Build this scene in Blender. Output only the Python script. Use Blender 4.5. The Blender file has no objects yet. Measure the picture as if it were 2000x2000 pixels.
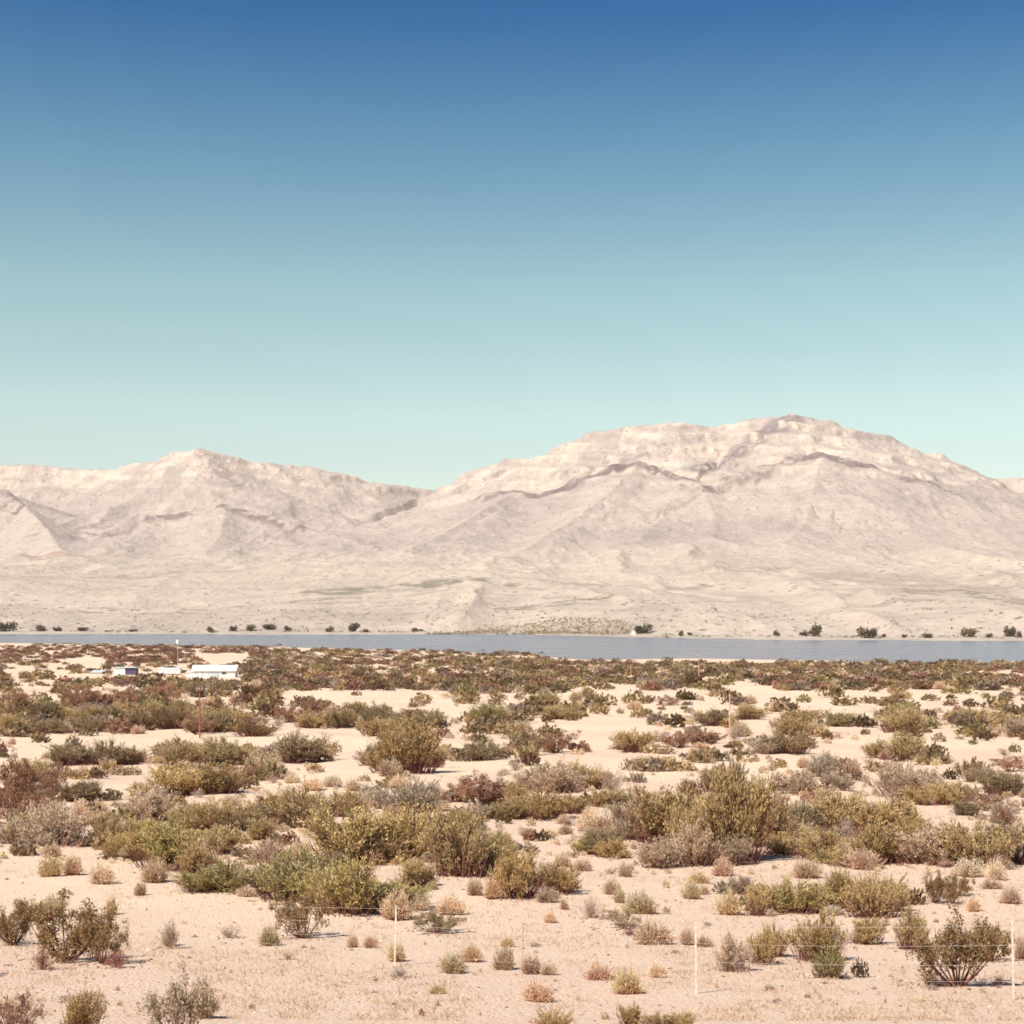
import bpy, math, random
import numpy as np
from mathutils import Vector

# ------------------------------------------------------------------ camera, sky, sun, exposure
scene = bpy.context.scene
COL = scene.collection
F = 3000.0            # focal length in photo pixels (2000 px wide picture)
CX, HY = 1000.0, 1165.0
CAMZ = 36.0           # metres above the lake

cam_d = bpy.data.cameras.new('camera')
cam = bpy.data.objects.new('camera', cam_d)
COL.objects.link(cam)
cam.location = (0, 0, CAMZ)
cam.rotation_euler = (math.radians(90), 0, 0)
cam_d.sensor_width = 36
cam_d.lens = 36 * F / 2000
cam_d.shift_y = (HY - 1000) / 2000
cam_d.clip_start = 0.5
cam_d.clip_end = 60000
scene.camera = cam

SUN_EL = math.radians(51)
SUN_FROM = Vector((-0.66, -0.75, 0)).normalized()      # horizontal direction towards the sun
world = bpy.data.worlds.new('World')
scene.world = world
world.use_nodes = True
wn = world.node_tree.nodes
wl = world.node_tree.links
wn.clear()
w_out = wn.new('ShaderNodeOutputWorld')
w_bg = wn.new('ShaderNodeBackground')
w_sky = wn.new('ShaderNodeTexSky')
w_sky.sky_type = 'NISHITA'
w_sky.sun_disc = False
w_sky.sun_elevation = SUN_EL
w_sky.sun_rotation = math.atan2(SUN_FROM.x, SUN_FROM.y)
w_sky.altitude = 1300
w_sky.air_density = 1.0
w_sky.dust_density = 0.6
w_sky.ozone_density = 1.0
w_bg.inputs['Strength'].default_value = 0.0935
# the old film's response to the sky: the pale haze near the ground and the deep blue higher up drift apart
w_geo = wn.new('ShaderNodeTexCoord')
w_sep = wn.new('ShaderNodeSeparateXYZ')
w_ramp = wn.new('ShaderNodeValToRGB')
w_mul = wn.new('ShaderNodeMix')
w_mul.data_type = 'RGBA'
w_mul.blend_type = 'MULTIPLY'
w_mul.inputs[0].default_value = 1.0
wl.new(w_geo.outputs['Generated'], w_sep.inputs[0])
wl.new(w_sep.outputs['Z'], w_ramp.inputs[0])
wl.new(w_sky.outputs[0], w_mul.inputs[6])
wl.new(w_ramp.outputs[0], w_mul.inputs[7])
wl.new(w_mul.outputs[2], w_bg.inputs['Color'])
wl.new(w_bg.outputs[0], w_out.inputs[0])
cr = w_ramp.color_ramp
SKY_STOPS = [(0.0, (1.02, 0.965, 0.80)), (0.085, (1.07, 0.98, 0.785)), (0.1175, (1.18, 1.08, 0.80)), (0.198, (1.03, 1.075, 0.785)),
             (0.274, (0.56, 0.82, 0.755)), (0.354, (0.095, 0.45, 0.68)), (0.60, (0.10, 0.40, 0.65)), (1.0, (0.09, 0.38, 0.63))]
while len(cr.elements) < len(SKY_STOPS):
    cr.elements.new(0.5)
for e, (p, c) in zip(cr.elements, SKY_STOPS):
    e.position = p
    e.color = (*c, 1)

sun_d = bpy.data.lights.new('sun', 'SUN')
sun_d.energy = 4.6
sun_d.angle = math.radians(0.55)
sun_d.color = (1.0, 0.93, 0.82)
sun = bpy.data.objects.new('sun', sun_d)
COL.objects.link(sun)
sd = Vector((SUN_FROM.x * math.cos(SUN_EL), SUN_FROM.y * math.cos(SUN_EL), math.sin(SUN_EL)))
sun.rotation_euler = sd.to_track_quat('Z', 'Y').to_euler()
sun.location = (-40, -40, 120)

scene.view_settings.view_transform = 'Standard'
scene.view_settings.look = 'None'
scene.view_settings.gamma = 1.0
scene.view_settings.exposure = 0.64
scene.view_settings.use_curve_mapping = False
scene.cycles.filter_width = 1.7

rng = np.random.default_rng(7)
random.seed(7)

# ------------------------------------------------------------------ numeric helpers
def _hash(ix, iy, seed):
    h = (ix.astype(np.int64) * 374761393 + iy.astype(np.int64) * 668265263 + seed * 974634533) & 0xFFFFFFFF
    h = ((h ^ (h >> 13)) * 1274126177) & 0xFFFFFFFF
    h = (h ^ (h >> 16)) & 0xFFFFFFFF
    return h / 4294967295.0

def vnoise(x, y, seed=0):
    x = np.asarray(x, float); y = np.asarray(y, float)
    ix = np.floor(x); iy = np.floor(y)
    fx = x - ix; fy = y - iy
    fx = fx * fx * fx * (fx * (fx * 6 - 15) + 10); fy = fy * fy * fy * (fy * (fy * 6 - 15) + 10)
    a = _hash(ix, iy, seed); b = _hash(ix + 1, iy, seed)
    c = _hash(ix, iy + 1, seed); d = _hash(ix + 1, iy + 1, seed)
    return (a * (1 - fx) + b * fx) * (1 - fy) + (c * (1 - fx) + d * fx) * fy

def fbm(x, y, seed=0, octv=4, gain=0.5):
    s = 0; a = 1; n = 0
    for o in range(octv):
        s = s + a * vnoise(x * 2 ** o + 13.7 * o, y * 2 ** o - 7.3 * o, seed + o)
        n += a; a *= gain
    return s / n

def ridged(x, y, seed=0, octv=4, gain=0.5):
    s = 0; a = 1; n = 0
    for o in range(octv):
        v = 1 - np.abs(2 * vnoise(x * 2 ** o + 5.1 * o, y * 2 ** o + 9.2 * o, seed + o) - 1)
        s = s + a * v * v
        n += a; a *= gain
    return s / n

def sstep(a, b, x):
    t = np.clip((x - a) / (b - a), 0, 1)
    return t * t * (3 - 2 * t)

# ------------------------------------------------------------------ terrain height
P_D = np.array([-60, 2, 10, 20.5, 23, 30, 36, 56, 100, 150, 233, 300, 382, 529.])
P_Z = np.array([1.65, 1.65, 3.4, 5.6, 6.05, 7.15, 8.0, 9.95, 13.2, 16.2, 20.3, 22.6, 24.5, 27.5])
NS_X = np.array([-1500, 0, 500, 800, 1000, 1150, 1350, 1600, 1750, 2000, 3500.])
NS_Y = np.array([1252, 1255.5, 1263, 1270, 1278, 1289, 1286, 1290, 1294, 1296, 1300.])
FS_X = np.array([-1500, 0, 500, 1000, 1200, 1350, 1500, 2000, 3500.])
FS_Y = np.array([1236, 1238, 1239, 1239.5, 1243, 1247.5, 1249.5, 1252, 1254.])

def ground_z(x, y):
    x = np.asarray(x, float); y = np.asarray(y, float)
    yy = np.maximum(y, 20)
    px = CX + F * x / yy
    ds = CAMZ * F / (np.interp(px, NS_X, NS_Y) - HY)
    drop = np.interp(y, P_D, P_Z)
    t = (y - 529) / (ds - 529)
    far = 27.5 + (CAMZ - 27.5) * t
    drop = np.where(y > 529, np.where(t > 1, CAMZ + (y - ds) * 0.03, far), drop)
    amp = np.interp(y, [0, 20, 120, 400, 700, 900], [0.05, 0.10, 0.38, 0.5, 0.4, 0.25])
    bump = amp * ((fbm(x / 7.0, y / 9.0, 3, 3) - 0.5) * 1.6 + (fbm(x / 31.0, y / 40.0, 9, 2) - 0.5) * 1.2)
    fade = np.where(y > 529, np.clip((1 - t) * 6, 0.12, 1), 1)
    return CAMZ - drop + bump * fade

def px_to_ground(px, py):
    """where the sight line through photo pixel (px, py) meets the desert"""
    u = (px - CX) / F; v = (HY - py) / F
    ys = np.geomspace(12, 1300, 1500)
    diff = (CAMZ + v * ys) - ground_z(u * ys, ys)
    k = int(np.argmax(diff <= 0))
    if k == 0:
        k = 1
    a, b = ys[k - 1], ys[k]; da, db = diff[k - 1], diff[k]
    y = a + (b - a) * da / (da - db) if da != db else a
    return u * y, y

def project(x, y, z):
    return CX + F * x / y, HY - F * (z - CAMZ) / y

# ------------------------------------------------------------------ object helpers
def tag(o, label=None, cat=None, group=None, kind=None):
    if label: o['label'] = label
    if cat: o['category'] = cat
    if group: o['group'] = group
    if kind: o['kind'] = kind
    return o

def mesh_np(name, verts, faces, col=None, smooth=False):
    """faces: (n,3) or (n,4) int array"""
    me = bpy.data.meshes.new(name)
    verts = np.asarray(verts, np.float32); faces = np.asarray(faces, np.int32)
    n, k = faces.shape
    me.vertices.add(len(verts)); me.vertices.foreach_set('co', verts.ravel())
    me.loops.add(n * k); me.loops.foreach_set('vertex_index', faces.ravel())
    me.polygons.add(n); me.polygons.foreach_set('loop_start', np.arange(0, n * k, k, dtype=np.int32))
    me.polygons.foreach_set('loop_total', np.full(n, k, np.int32))
    if smooth: me.polygons.foreach_set('use_smooth', np.ones(n, bool))
    if col is not None:
        a = me.color_attributes.new('Col', 'FLOAT_COLOR', 'POINT')
        c = np.ones((len(verts), 4), np.float32); c[:, :3] = col
        a.data.foreach_set('color', c.ravel())
    me.update(calc_edges=True)
    return me

def obj(name, me, mat, parent=None, loc=(0, 0, 0)):
    o = bpy.data.objects.new(name, me)
    if mat is not None and not me.materials: me.materials.append(mat)
    COL.objects.link(o)
    o.location = loc
    if parent is not None: o.parent = parent
    return o

def empty(name, loc, rz=0.0):
    o = bpy.data.objects.new(name, None)
    o.empty_display_size = 0.2
    COL.objects.link(o)
    o.location = loc
    o.rotation_euler = (0, 0, rz)
    return o

class MB:
    """collects quads and triangles of one mesh"""
    def __init__(s): s.v = []; s.f = []
    def box(s, x0, x1, y0, y1, z0, z1):
        b = len(s.v)
        s.v += [(x0, y0, z0), (x1, y0, z0), (x1, y1, z0), (x0, y1, z0), (x0, y0, z1), (x1, y0, z1), (x1, y1, z1), (x0, y1, z1)]
        s.f += [tuple(b + i for i in q) for q in ((0, 3, 2, 1), (4, 5, 6, 7), (0, 1, 5, 4), (1, 2, 6, 5), (2, 3, 7, 6), (3, 0, 4, 7))]
        return s
    def tube(s, pts, rad, n=6):
        pts = [Vector(p) for p in pts]
        if not hasattr(rad, '__len__'): rad = [rad] * len(pts)
        rings = []
        for i, p in enumerate(pts):
            d = (pts[min(i + 1, len(pts) - 1)] - pts[max(i - 1, 0)]).normalized()
            a = d.orthogonal().normalized(); c = d.cross(a)
            b = len(s.v)
            for k in range(n):
                t = 2 * math.pi * k / n
                s.v.append(tuple(p + (a * math.cos(t) + c * math.sin(t)) * rad[i]))
            rings.append(b)
        for r0, r1 in zip(rings, rings[1:]):
            for k in range(n):
                s.f.append((r0 + k, r0 + (k + 1) % n, r1 + (k + 1) % n, r1 + k))
        s.f.append(tuple(rings[0] + k for k in reversed(range(n))))
        s.f.append(tuple(rings[-1] + k for k in range(n)))
        return s
    def poly(s, verts, faces):
        b = len(s.v); s.v += [tuple(v) for v in verts]
        s.f += [tuple(b + i for i in f) for f in faces]
        return s
    def mesh(s, name):
        me = bpy.data.meshes.new(name); me.from_pydata(s.v, [], s.f); me.update(); return me

# ------------------------------------------------------------------ materials
def new_mat(name, rough=0.9, spec=0.1):
    m = bpy.data.materials.new(name); m.use_nodes = True
    nt = m.node_tree; b = nt.nodes['Principled BSDF']
    b.inputs['Roughness'].default_value = rough
    b.inputs['Specular IOR Level'].default_value = spec
    return m, nt, b

def N(nt, t, **kw):
    n = nt.nodes.new(t)
    for k, v in kw.items(): setattr(n, k, v)
    return n

def noise(nt, vec, scale, detail=4, rough=0.55, dist=0.0):
    n = N(nt, 'ShaderNodeTexNoise')
    n.inputs['Scale'].default_value = scale; n.inputs['Detail'].default_value = detail
    n.inputs['Roughness'].default_value = rough; n.inputs['Distortion'].default_value = dist
    if vec is not None: nt.links.new(vec, n.inputs['Vector'])
    return n.outputs['Fac']

def ramp(nt, fac, stops):
    r = N(nt, 'ShaderNodeValToRGB'); e = r.color_ramp.elements
    while len(e) < len(stops): e.new(0.5)
    for el, (p, c) in zip(e, stops):
        el.position = p; el.color = (*c, 1) if len(c) == 3 else c
    nt.links.new(fac, r.inputs[0]); return r.outputs[0]

def mix(nt, fac, a, b, mode='MIX'):
    m = N(nt, 'ShaderNodeMix', data_type='RGBA', blend_type=mode)
    for i, v in ((0, fac), (6, a), (7, b)):
        if hasattr(v, 'is_linked') or hasattr(v, 'links'): nt.links.new(v, m.inputs[i])
        elif i == 0: m.inputs[0].default_value = v
        else: m.inputs[i].default_value = (*v, 1)
    return m.outputs[2]

def scaled_pos(nt, sc):
    g = N(nt, 'ShaderNodeNewGeometry'); m = N(nt, 'ShaderNodeMapping'); m.inputs['Scale'].default_value = sc
    nt.links.new(g.outputs['Position'], m.inputs['Vector']); return m.outputs['Vector']

def bump(nt, bsdf, h, strength, dist):
    b = N(nt, 'ShaderNodeBump'); b.inputs['Strength'].default_value = strength; b.inputs['Distance'].default_value = dist
    nt.links.new(h, b.inputs['Height']); nt.links.new(b.outputs[0], bsdf.inputs['Normal'])

def mat_sand():
    m, nt, b = new_mat('sand', 1.0, 0.05)
    p = scaled_pos(nt, (1, 1, 1))
    big = noise(nt, p, 0.035, 4, 0.6)
    mid = noise(nt, p, 0.5, 5, 0.65)
    fine = noise(nt, p, 7.0, 4, 0.7)
    c = ramp(nt, big, [(0.32, (0.62, 0.455, 0.345)), (0.5, (0.68, 0.525, 0.385)), (0.68, (0.70, 0.565, 0.40))])
    sx = N(nt, 'ShaderNodeSeparateXYZ'); nt.links.new(scaled_pos(nt, (0.005, 0.005, 0.005)), sx.inputs[0])
    wob = N(nt, 'ShaderNodeMath', operation='MULTIPLY_ADD'); nt.links.new(big, wob.inputs[0]); wob.inputs[1].default_value = 0.5; nt.links.new(sx.outputs['Y'], wob.inputs[2])
    c = mix(nt, ramp(nt, wob.outputs[0], [(0.40, (0.8, 0.8, 0.8)), (0.85, (0, 0, 0))]), c, (0.60, 0.445, 0.345))
    c = mix(nt, ramp(nt, mid, [(0.40, (0, 0, 0)), (0.72, (0.45, 0.45, 0.45))]), c, (0.62, 0.42, 0.31))
    c = mix(nt, ramp(nt, fine, [(0.50, (0, 0, 0)), (0.70, (0.55, 0.55, 0.55))]), c, (0.47, 0.30, 0.215))
    v = N(nt, 'ShaderNodeTexVoronoi'); v.inputs['Scale'].default_value = 2.3; nt.links.new(p, v.inputs['Vector'])
    c = mix(nt, ramp(nt, v.outputs['Distance'], [(0.03, (0.6, 0.6, 0.6)), (0.085, (0, 0, 0))]), c, (0.30, 0.17, 0.12))
    nt.links.new(c, b.inputs['Base Color'])
    h = N(nt, 'ShaderNodeMath', operation='ADD'); nt.links.new(mid, h.inputs[0]); nt.links.new(fine, h.inputs[1])
    v2 = N(nt, 'ShaderNodeTexVoronoi'); v2.inputs['Scale'].default_value = 14.0; nt.links.new(p, v2.inputs['Vector'])
    peb = N(nt, 'ShaderNodeMath', operation='MULTIPLY'); nt.links.new(v2.outputs['Distance'], peb.inputs[0]); peb.inputs[1].default_value = -0.6
    h2 = N(nt, 'ShaderNodeMath', operation='ADD'); nt.links.new(h.outputs[0], h2.inputs[0]); nt.links.new(peb.outputs[0], h2.inputs[1])
    bump(nt, b, h2.outputs[0], 0.6, 0.08)
    return m

def mat_mountain():
    m, nt, b = new_mat('mountain_rock', 1.0, 0.03)
    at = N(nt, 'ShaderNodeVertexColor'); at.layer_name = 'Col'
    p = scaled_pos(nt, (1, 1, 1.6))
    n1 = noise(nt, p, 0.016, 10, 0.72, 0.6)
    n2 = noise(nt, p, 0.09, 7, 0.75, 0.3)
    c = mix(nt, 1.0, at.outputs[0], ramp(nt, n1, [(0.32, (0.86, 0.84, 0.84)), (0.55, (1.0, 1.0, 1.0)), (0.7, (1.06, 1.055, 1.04))]), 'MULTIPLY')
    c = mix(nt, ramp(nt, n2, [(0.54, (0, 0, 0)), (0.70, (0.24, 0.24, 0.24))]), c, (0.30, 0.22, 0.19))
    v = N(nt, 'ShaderNodeTexVoronoi'); v.inputs['Scale'].default_value = 0.045; nt.links.new(p, v.inputs['Vector'])
    spot = mix(nt, 1.0, ramp(nt, v.outputs['Distance'], [(0.12, (0.9, 0.9, 0.9)), (0.26, (0, 0, 0))]), ramp(nt, n1, [(0.42, (0, 0, 0)), (0.60, (1, 1, 1))]), 'MULTIPLY')
    c = mix(nt, spot, c, (0.20, 0.15, 0.115))
    nt.links.new(c, b.inputs['Base Color'])
    h = N(nt, 'ShaderNodeMath', operation='ADD'); nt.links.new(n1, h.inputs[0]); nt.links.new(n2, h.inputs[1])
    bump(nt, b, h.outputs[0], 0.9, 9.0)
    return m

def mat_water():
    m, nt, b = new_mat('lake_water', 0.22, 0.5)
    p = scaled_pos(nt, (1, 1, 1))
    n = noise(nt, p, 0.35, 5, 0.65)
    n2 = noise(nt, scaled_pos(nt, (0.012, 0.05, 1)), 1.0, 3, 0.5)
    c = ramp(nt, n2, [(0.35, (0.185, 0.175, 0.19)), (0.65, (0.225, 0.21, 0.22))])
    nt.links.new(c, b.inputs['Base Color'])
    rr = ramp(nt, n2, [(0.3, (0.16, 0.16, 0.16)), (0.7, (0.34, 0.34, 0.34))]); nt.links.new(rr, b.inputs['Roughness'])
    bump(nt, b, n, 1.0, 0.5)
    return m

def mat_plant(name, rough=0.75, vcol=False, transl=0.25, var=0.35):
    m, nt, b = new_mat(name, rough, 0.15)
    if vcol:
        a = N(nt, 'ShaderNodeVertexColor'); a.layer_name = 'Col'; base = a.outputs[0]
    else:
        a = N(nt, 'ShaderNodeObjectInfo'); base = a.outputs['Color']
    g = N(nt, 'ShaderNodeNewGeometry')
    lo, hi = 1 - var, 1 + var
    r = ramp(nt, g.outputs['Random Per Island'], [(0.0, (lo, lo * 0.93, lo * 0.9)), (0.5, (1, 1, 1)), (0.84, (hi, hi, hi * 0.95)), (1.0, (1 + 2.2 * var, 1 + 2.0 * var, 1 + 1.9 * var))])
    c = mix(nt, 1.0, base, r, 'MULTIPLY')
    nt.links.new(c, b.inputs['Base Color'])
    if transl:
        t = N(nt, 'ShaderNodeBsdfTranslucent'); nt.links.new(c, t.inputs['Color'])
        ms = N(nt, 'ShaderNodeMixShader'); ms.inputs[0].default_value = transl
        out = nt.nodes['Material Output']
        nt.links.new(b.outputs[0], ms.inputs[1]); nt.links.new(t.outputs[0], ms.inputs[2]); nt.links.new(ms.outputs[0], out.inputs['Surface'])
    return m

def mat_plain(name, col, rough=0.7, spec=0.3, wear=(0.75, 0.7, 0.65), scale=1.5, amt=0.5, metal=0.0):
    m, nt, b = new_mat(name, rough, spec)
    b.inputs['Metallic'].default_value = metal
    tc = N(nt, 'ShaderNodeTexCoord')
    n = noise(nt, tc.outputs['Object'], scale, 5, 0.65)
    f = ramp(nt, n, [(0.42, (0, 0, 0)), (0.72, (amt, amt, amt))])
    c = mix(nt, f, col, tuple(a * w for a, w in zip(col, wear)))
    nt.links.new(c, b.inputs['Base Color'])
    return m

M = dict(sand=mat_sand(), mountain=mat_mountain(), water=mat_water(),
         leaf=mat_plant('shrub_foliage', transl=0.24, var=0.26), stem=mat_plant('shrub_branches', 0.9, transl=0.0, var=0.3),
         straw=mat_plant('dry_straw', 0.85, transl=0.35, var=0.18), stuff=mat_plant('distant_foliage', 0.85, True, 0.4, 0.2),
         post=mat_plain('white_painted_post', (0.72, 0.67, 0.55), 0.6, 0.25, (0.55, 0.42, 0.33), 14, 0.8),
         wire=mat_plain('galvanised_wire', (0.62, 0.58, 0.52), 0.45, 0.5, (0.6, 0.5, 0.45), 3, 0.7, 0.3),
         rust=mat_plain('weathered_red_wood', (0.33, 0.13, 0.075), 0.9, 0.1, (0.55, 0.5, 0.5), 2, 0.8),
         pinkwood=mat_plain('sun_bleached_wood', (0.66, 0.37, 0.27), 0.9, 0.1, (0.75, 0.65, 0.6), 2, 0.7),
         house=mat_plain('white_siding', (0.80, 0.78, 0.72), 0.7, 0.2, (0.86, 0.83, 0.8), 0.6, 0.4),
         roof=mat_plain('white_metal_roof', (0.82, 0.83, 0.78), 0.45, 0.4, (0.85, 0.85, 0.85), 0.5, 0.5),
         canvas=mat_plain('cream_canvas', (0.70, 0.59, 0.47), 0.9, 0.1, (0.85, 0.82, 0.8), 0.6, 0.4),
         bluegrey=mat_plain('pale_blue_panel', (0.50, 0.56, 0.56), 0.6, 0.3, (0.85, 0.85, 0.85), 0.7, 0.5),
         purple=mat_plain('dark_violet', (0.115, 0.085, 0.15), 0.7, 0.2, (0.7, 0.7, 0.8), 1.5, 0.6),
         glass=mat_plain('dark_window_glass', (0.06, 0.05, 0.06), 0.12, 0.6, (0.8, 0.8, 0.8), 2, 0.3))
# ------------------------------------------------------------------ the setting: desert ground, lake, mountains
def build_ground():
    ys = np.concatenate([np.linspace(-40, 14, 12), np.geomspace(16, 1230, 470)])
    us = np.linspace(-0.62, 0.62, 340)
    X = us[None, :] * (np.maximum(ys, 0)[:, None] + 34); Y = np.repeat(ys[:, None], len(us), 1)
    Z = ground_z(X, Y)
    nr, nc = X.shape
    v = np.stack([X, Y, Z], -1).reshape(-1, 3)
    i = np.arange(nr * nc).reshape(nr, nc)
    f = np.stack([i[:-1, :-1], i[:-1, 1:], i[1:, 1:], i[1:, :-1]], -1).reshape(-1, 4)
    tag(obj('desert_ground', mesh_np('desert_ground', v, f, smooth=True), M['sand']), kind='structure',
        label='pale pink sandy desert ground sloping down to the lake')
build_ground()

def build_lake():
    mb = MB(); mb.poly([(-1600, 560, 0), (1600, 560, 0), (1600, 1900, 0), (-1600, 1900, 0)], [(0, 1, 2, 3)])
    tag(obj('lake', mb.mesh('lake'), M['water']), kind='structure', label='narrow grey blue lake below the mountains')
build_lake()

def W(px, py, d):
    return ((px - CX) / F * d, d, CAMZ + (HY - py) / F * d)

SKYLINE = [(-900, 900, 4900), (-500, 880, 4800), (-200, 897, 4700), (0, 906, 4650), (60, 906, 4640), (160, 915, 4620), (215, 917, 4600), (290, 900, 4560), (340, 887, 4540), (392, 872, 4520),
           (425, 882, 4540), (470, 897, 4560), (540, 906, 4620), (600, 911, 4680), (660, 924, 4740), (700, 932, 4800), (780, 947, 4900), (850, 957, 5000), (893, 946, 5000),
           (930, 914, 4960), (985, 897, 4940), (1060, 893, 4920), (1095, 873, 4900), (1130, 851, 4880), (1180, 839, 4860), (1300, 823, 4860), (1360, 830, 4900), (1400, 833, 4920), (1460, 820, 4900),
           (1510, 814, 4860), (1535, 810, 4840), (1552, 807, 4830), (1572, 811, 4830), (1605, 818, 4840), (1680, 840, 4860), (1740, 853, 4860), (1758, 862, 4860), (1770, 880, 4850), (1840, 886, 4850), (1875, 905, 4850), (1905, 918, 4850),
           (1932, 938, 4850), (1990, 965, 4900), (2080, 980, 5000)]
BACKRIDGE = [(1850, 950, 6000), (1920, 938, 5900), (1980, 934, 5900), (2100, 930, 5900), (2400, 900, 5800), (2800, 930, 5800)]
# (points, steep k1, gentle k2, cliff length L, gully amplitude, gully wavelength)
RIDGES = [
    (SKYLINE, 0.62, 0.24, 260, 34, 210),
    (BACKRIDGE, 0.5, 0.3, 250, 20, 260),
    # right massif: the capped hill in front of the summit and its spurs
    ([(1240, 1012, 3600), (1370, 950, 3950), (1460, 915, 4080), (1540, 893, 4150), (1600, 888, 4170), (1660, 897, 4160), (1700, 912, 4120), (1780, 932, 4100), (1870, 968, 4000), (2000, 1010, 3800), (2150, 1040, 3600)], 0.55, 0.27, 70, 22, 130),
    ([(1600, 888, 4170), (1590, 955, 3800), (1575, 1015, 3450), (1530, 1072, 3050)], 0.36, 0.26, 60, 14, 120),
    ([(1700, 912, 4120), (1740, 992, 3700), (1790, 1062, 3250), (1830, 1100, 2950)], 0.36, 0.26, 60, 14, 120),
    ([(1370, 950, 3950), (1400, 1024, 3550), (1380, 1082, 3050)], 0.34, 0.25, 60, 12, 110),
    ([(1870, 968, 4000), (1930, 1030, 3500), (2000, 1085, 3000)], 0.36, 0.26, 60, 12, 120),
    # cliff band in the middle
    ([(900, 985, 4300), (945, 963, 4350), (1000, 962, 4330), (1045, 965, 4300), (1095, 947, 4330), (1150, 930, 4350), (1205, 916, 4380), (1250, 904, 4400), (1290, 912, 4380), (1335, 932, 4300), (1380, 955, 4150)], 0.6, 0.27, 60, 20, 120),
    ([(1250, 904, 4400), (1180, 972, 3950), (1100, 1026, 3550), (1020, 1078, 3100)], 0.36, 0.26, 60, 14, 120),
    ([(1000, 962, 4330), (930, 1005, 3850), (850, 1050, 3400), (790, 1085, 3050)], 0.36, 0.26, 60, 14, 120),
    ([(1335, 932, 4300), (1300, 1006, 3700), (1240, 1064, 3200)], 0.36, 0.26, 60, 14, 120),
    # left massif
    ([(200, 1040, 3700), (270, 1004, 3880), (330, 1006, 3900), (400, 997, 3920), (440, 990, 3930), (490, 998, 3900), (540, 1008, 3860), (620, 1034, 3760), (690, 1055, 3600), (760, 1090, 3250)], 0.55, 0.27, 55, 16, 110),
    ([(440, 990, 3930), (430, 1046, 3550), (400, 1086, 3150)], 0.34, 0.25, 60, 12, 100),
    ([(-150, 985, 4000), (-40, 950, 4100), (10, 957, 4080), (50, 990, 3900), (90, 1030, 3550), (120, 1072, 3150)], 0.5, 0.27, 60, 18, 120),
    ([(110, 1078, 2950), (150, 1095, 2850), (200, 1108, 2700)], 0.36, 0.22, 40, 10, 80),
    ([(-300, 1040, 3500), (-100, 1060, 3200), (60, 1100, 2850)], 0.36, 0.26, 60, 12, 110),
    # low terraces above the far shore
    ([(560, 1110, 2500), (800, 1118, 2450), (960, 1128, 2300), (1060, 1140, 2200)], 0.22, 0.10, 40, 5, 90),
    ([(1300, 1120, 2500), (1500, 1112, 2600), (1750, 1118, 2500), (2050, 1130, 2350)], 0.22, 0.10, 40, 5, 90),
    ([(0, 1150, 2200), (250, 1148, 2250), (480, 1135, 2350)], 0.22, 0.10, 40, 5, 90),
]

def ridge_height(X, Y, wx, wy, pts, k1, k2, L, A, lam, seed):
    P = np.array([W(*p) for p in pts])
    reach = (P[:, 2].max()) / k2 * 0.8
    m = (X > P[:, 0].min() - reach) & (X < P[:, 0].max() + reach) & (Y > P[:, 1].min() - reach) & (Y < P[:, 1].max() + reach)
    x, y, vx, vy = X[m], Y[m], wx[m], wy[m]
    best = np.full(x.shape, -1e9); S = np.zeros_like(x); DD = np.zeros_like(x); AN = np.zeros_like(x)
    s0 = 0.0
    for a, b in zip(P[:-1], P[1:]):
        e = b[:2] - a[:2]; ln = math.hypot(*e)
        raw = ((x - a[0]) * e[0] + (y - a[1]) * e[1]) / ln ** 2
        t = np.clip(raw, 0, 1)
        ddx = x - a[0] - t * e[0]; ddy = y - a[1] - t * e[1]
        dt = np.hypot(ddx, ddy)
        tw = np.clip(((vx - a[0]) * e[0] + (vy - a[1]) * e[1]) / ln ** 2, 0, 1)
        dw = np.hypot(vx - a[0] - tw * e[0], vy - a[1] - tw * e[1])
        w = sstep(20, 260, dt) if len(pts) > 5 else sstep(0, 70, dt); D = dt * (1 - w) + dw * w
        z = a[2] + (b[2] - a[2]) * t
        h = z - k2 * D - (k1 - k2) * L * (1 - np.exp(-D / L))
        up = h > best
        best = np.where(up, h, best); S = np.where(up, s0 + np.clip(raw, -0.6, 1.6) * ln * 0.5 + t * ln * 0.5, S)
        DD = np.where(up, D, DD); AN = np.where(up, np.arctan2(ddx, ddy), AN)
        s0 += ln
    S = (x if np.ptp(P[:, 0]) > np.ptp(P[:, 1]) * 0.6 else y) + (vx - x) * 0.6
    g = ridged(S / lam + DD / 900, DD / (lam * 6) + AN * 0.15, seed, 3, 0.55)
    best = best - A * (1 - g) * sstep(0, L * 2.2, DD)
    out = np.full(X.shape, -1e9); out[m] = best
    return out

def smax(a, b, k):
    h = np.clip(0.5 + 0.5 * (a - b) / k, 0, 1)
    return b * (1 - h) + a * h + k * h * (1 - h)

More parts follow.
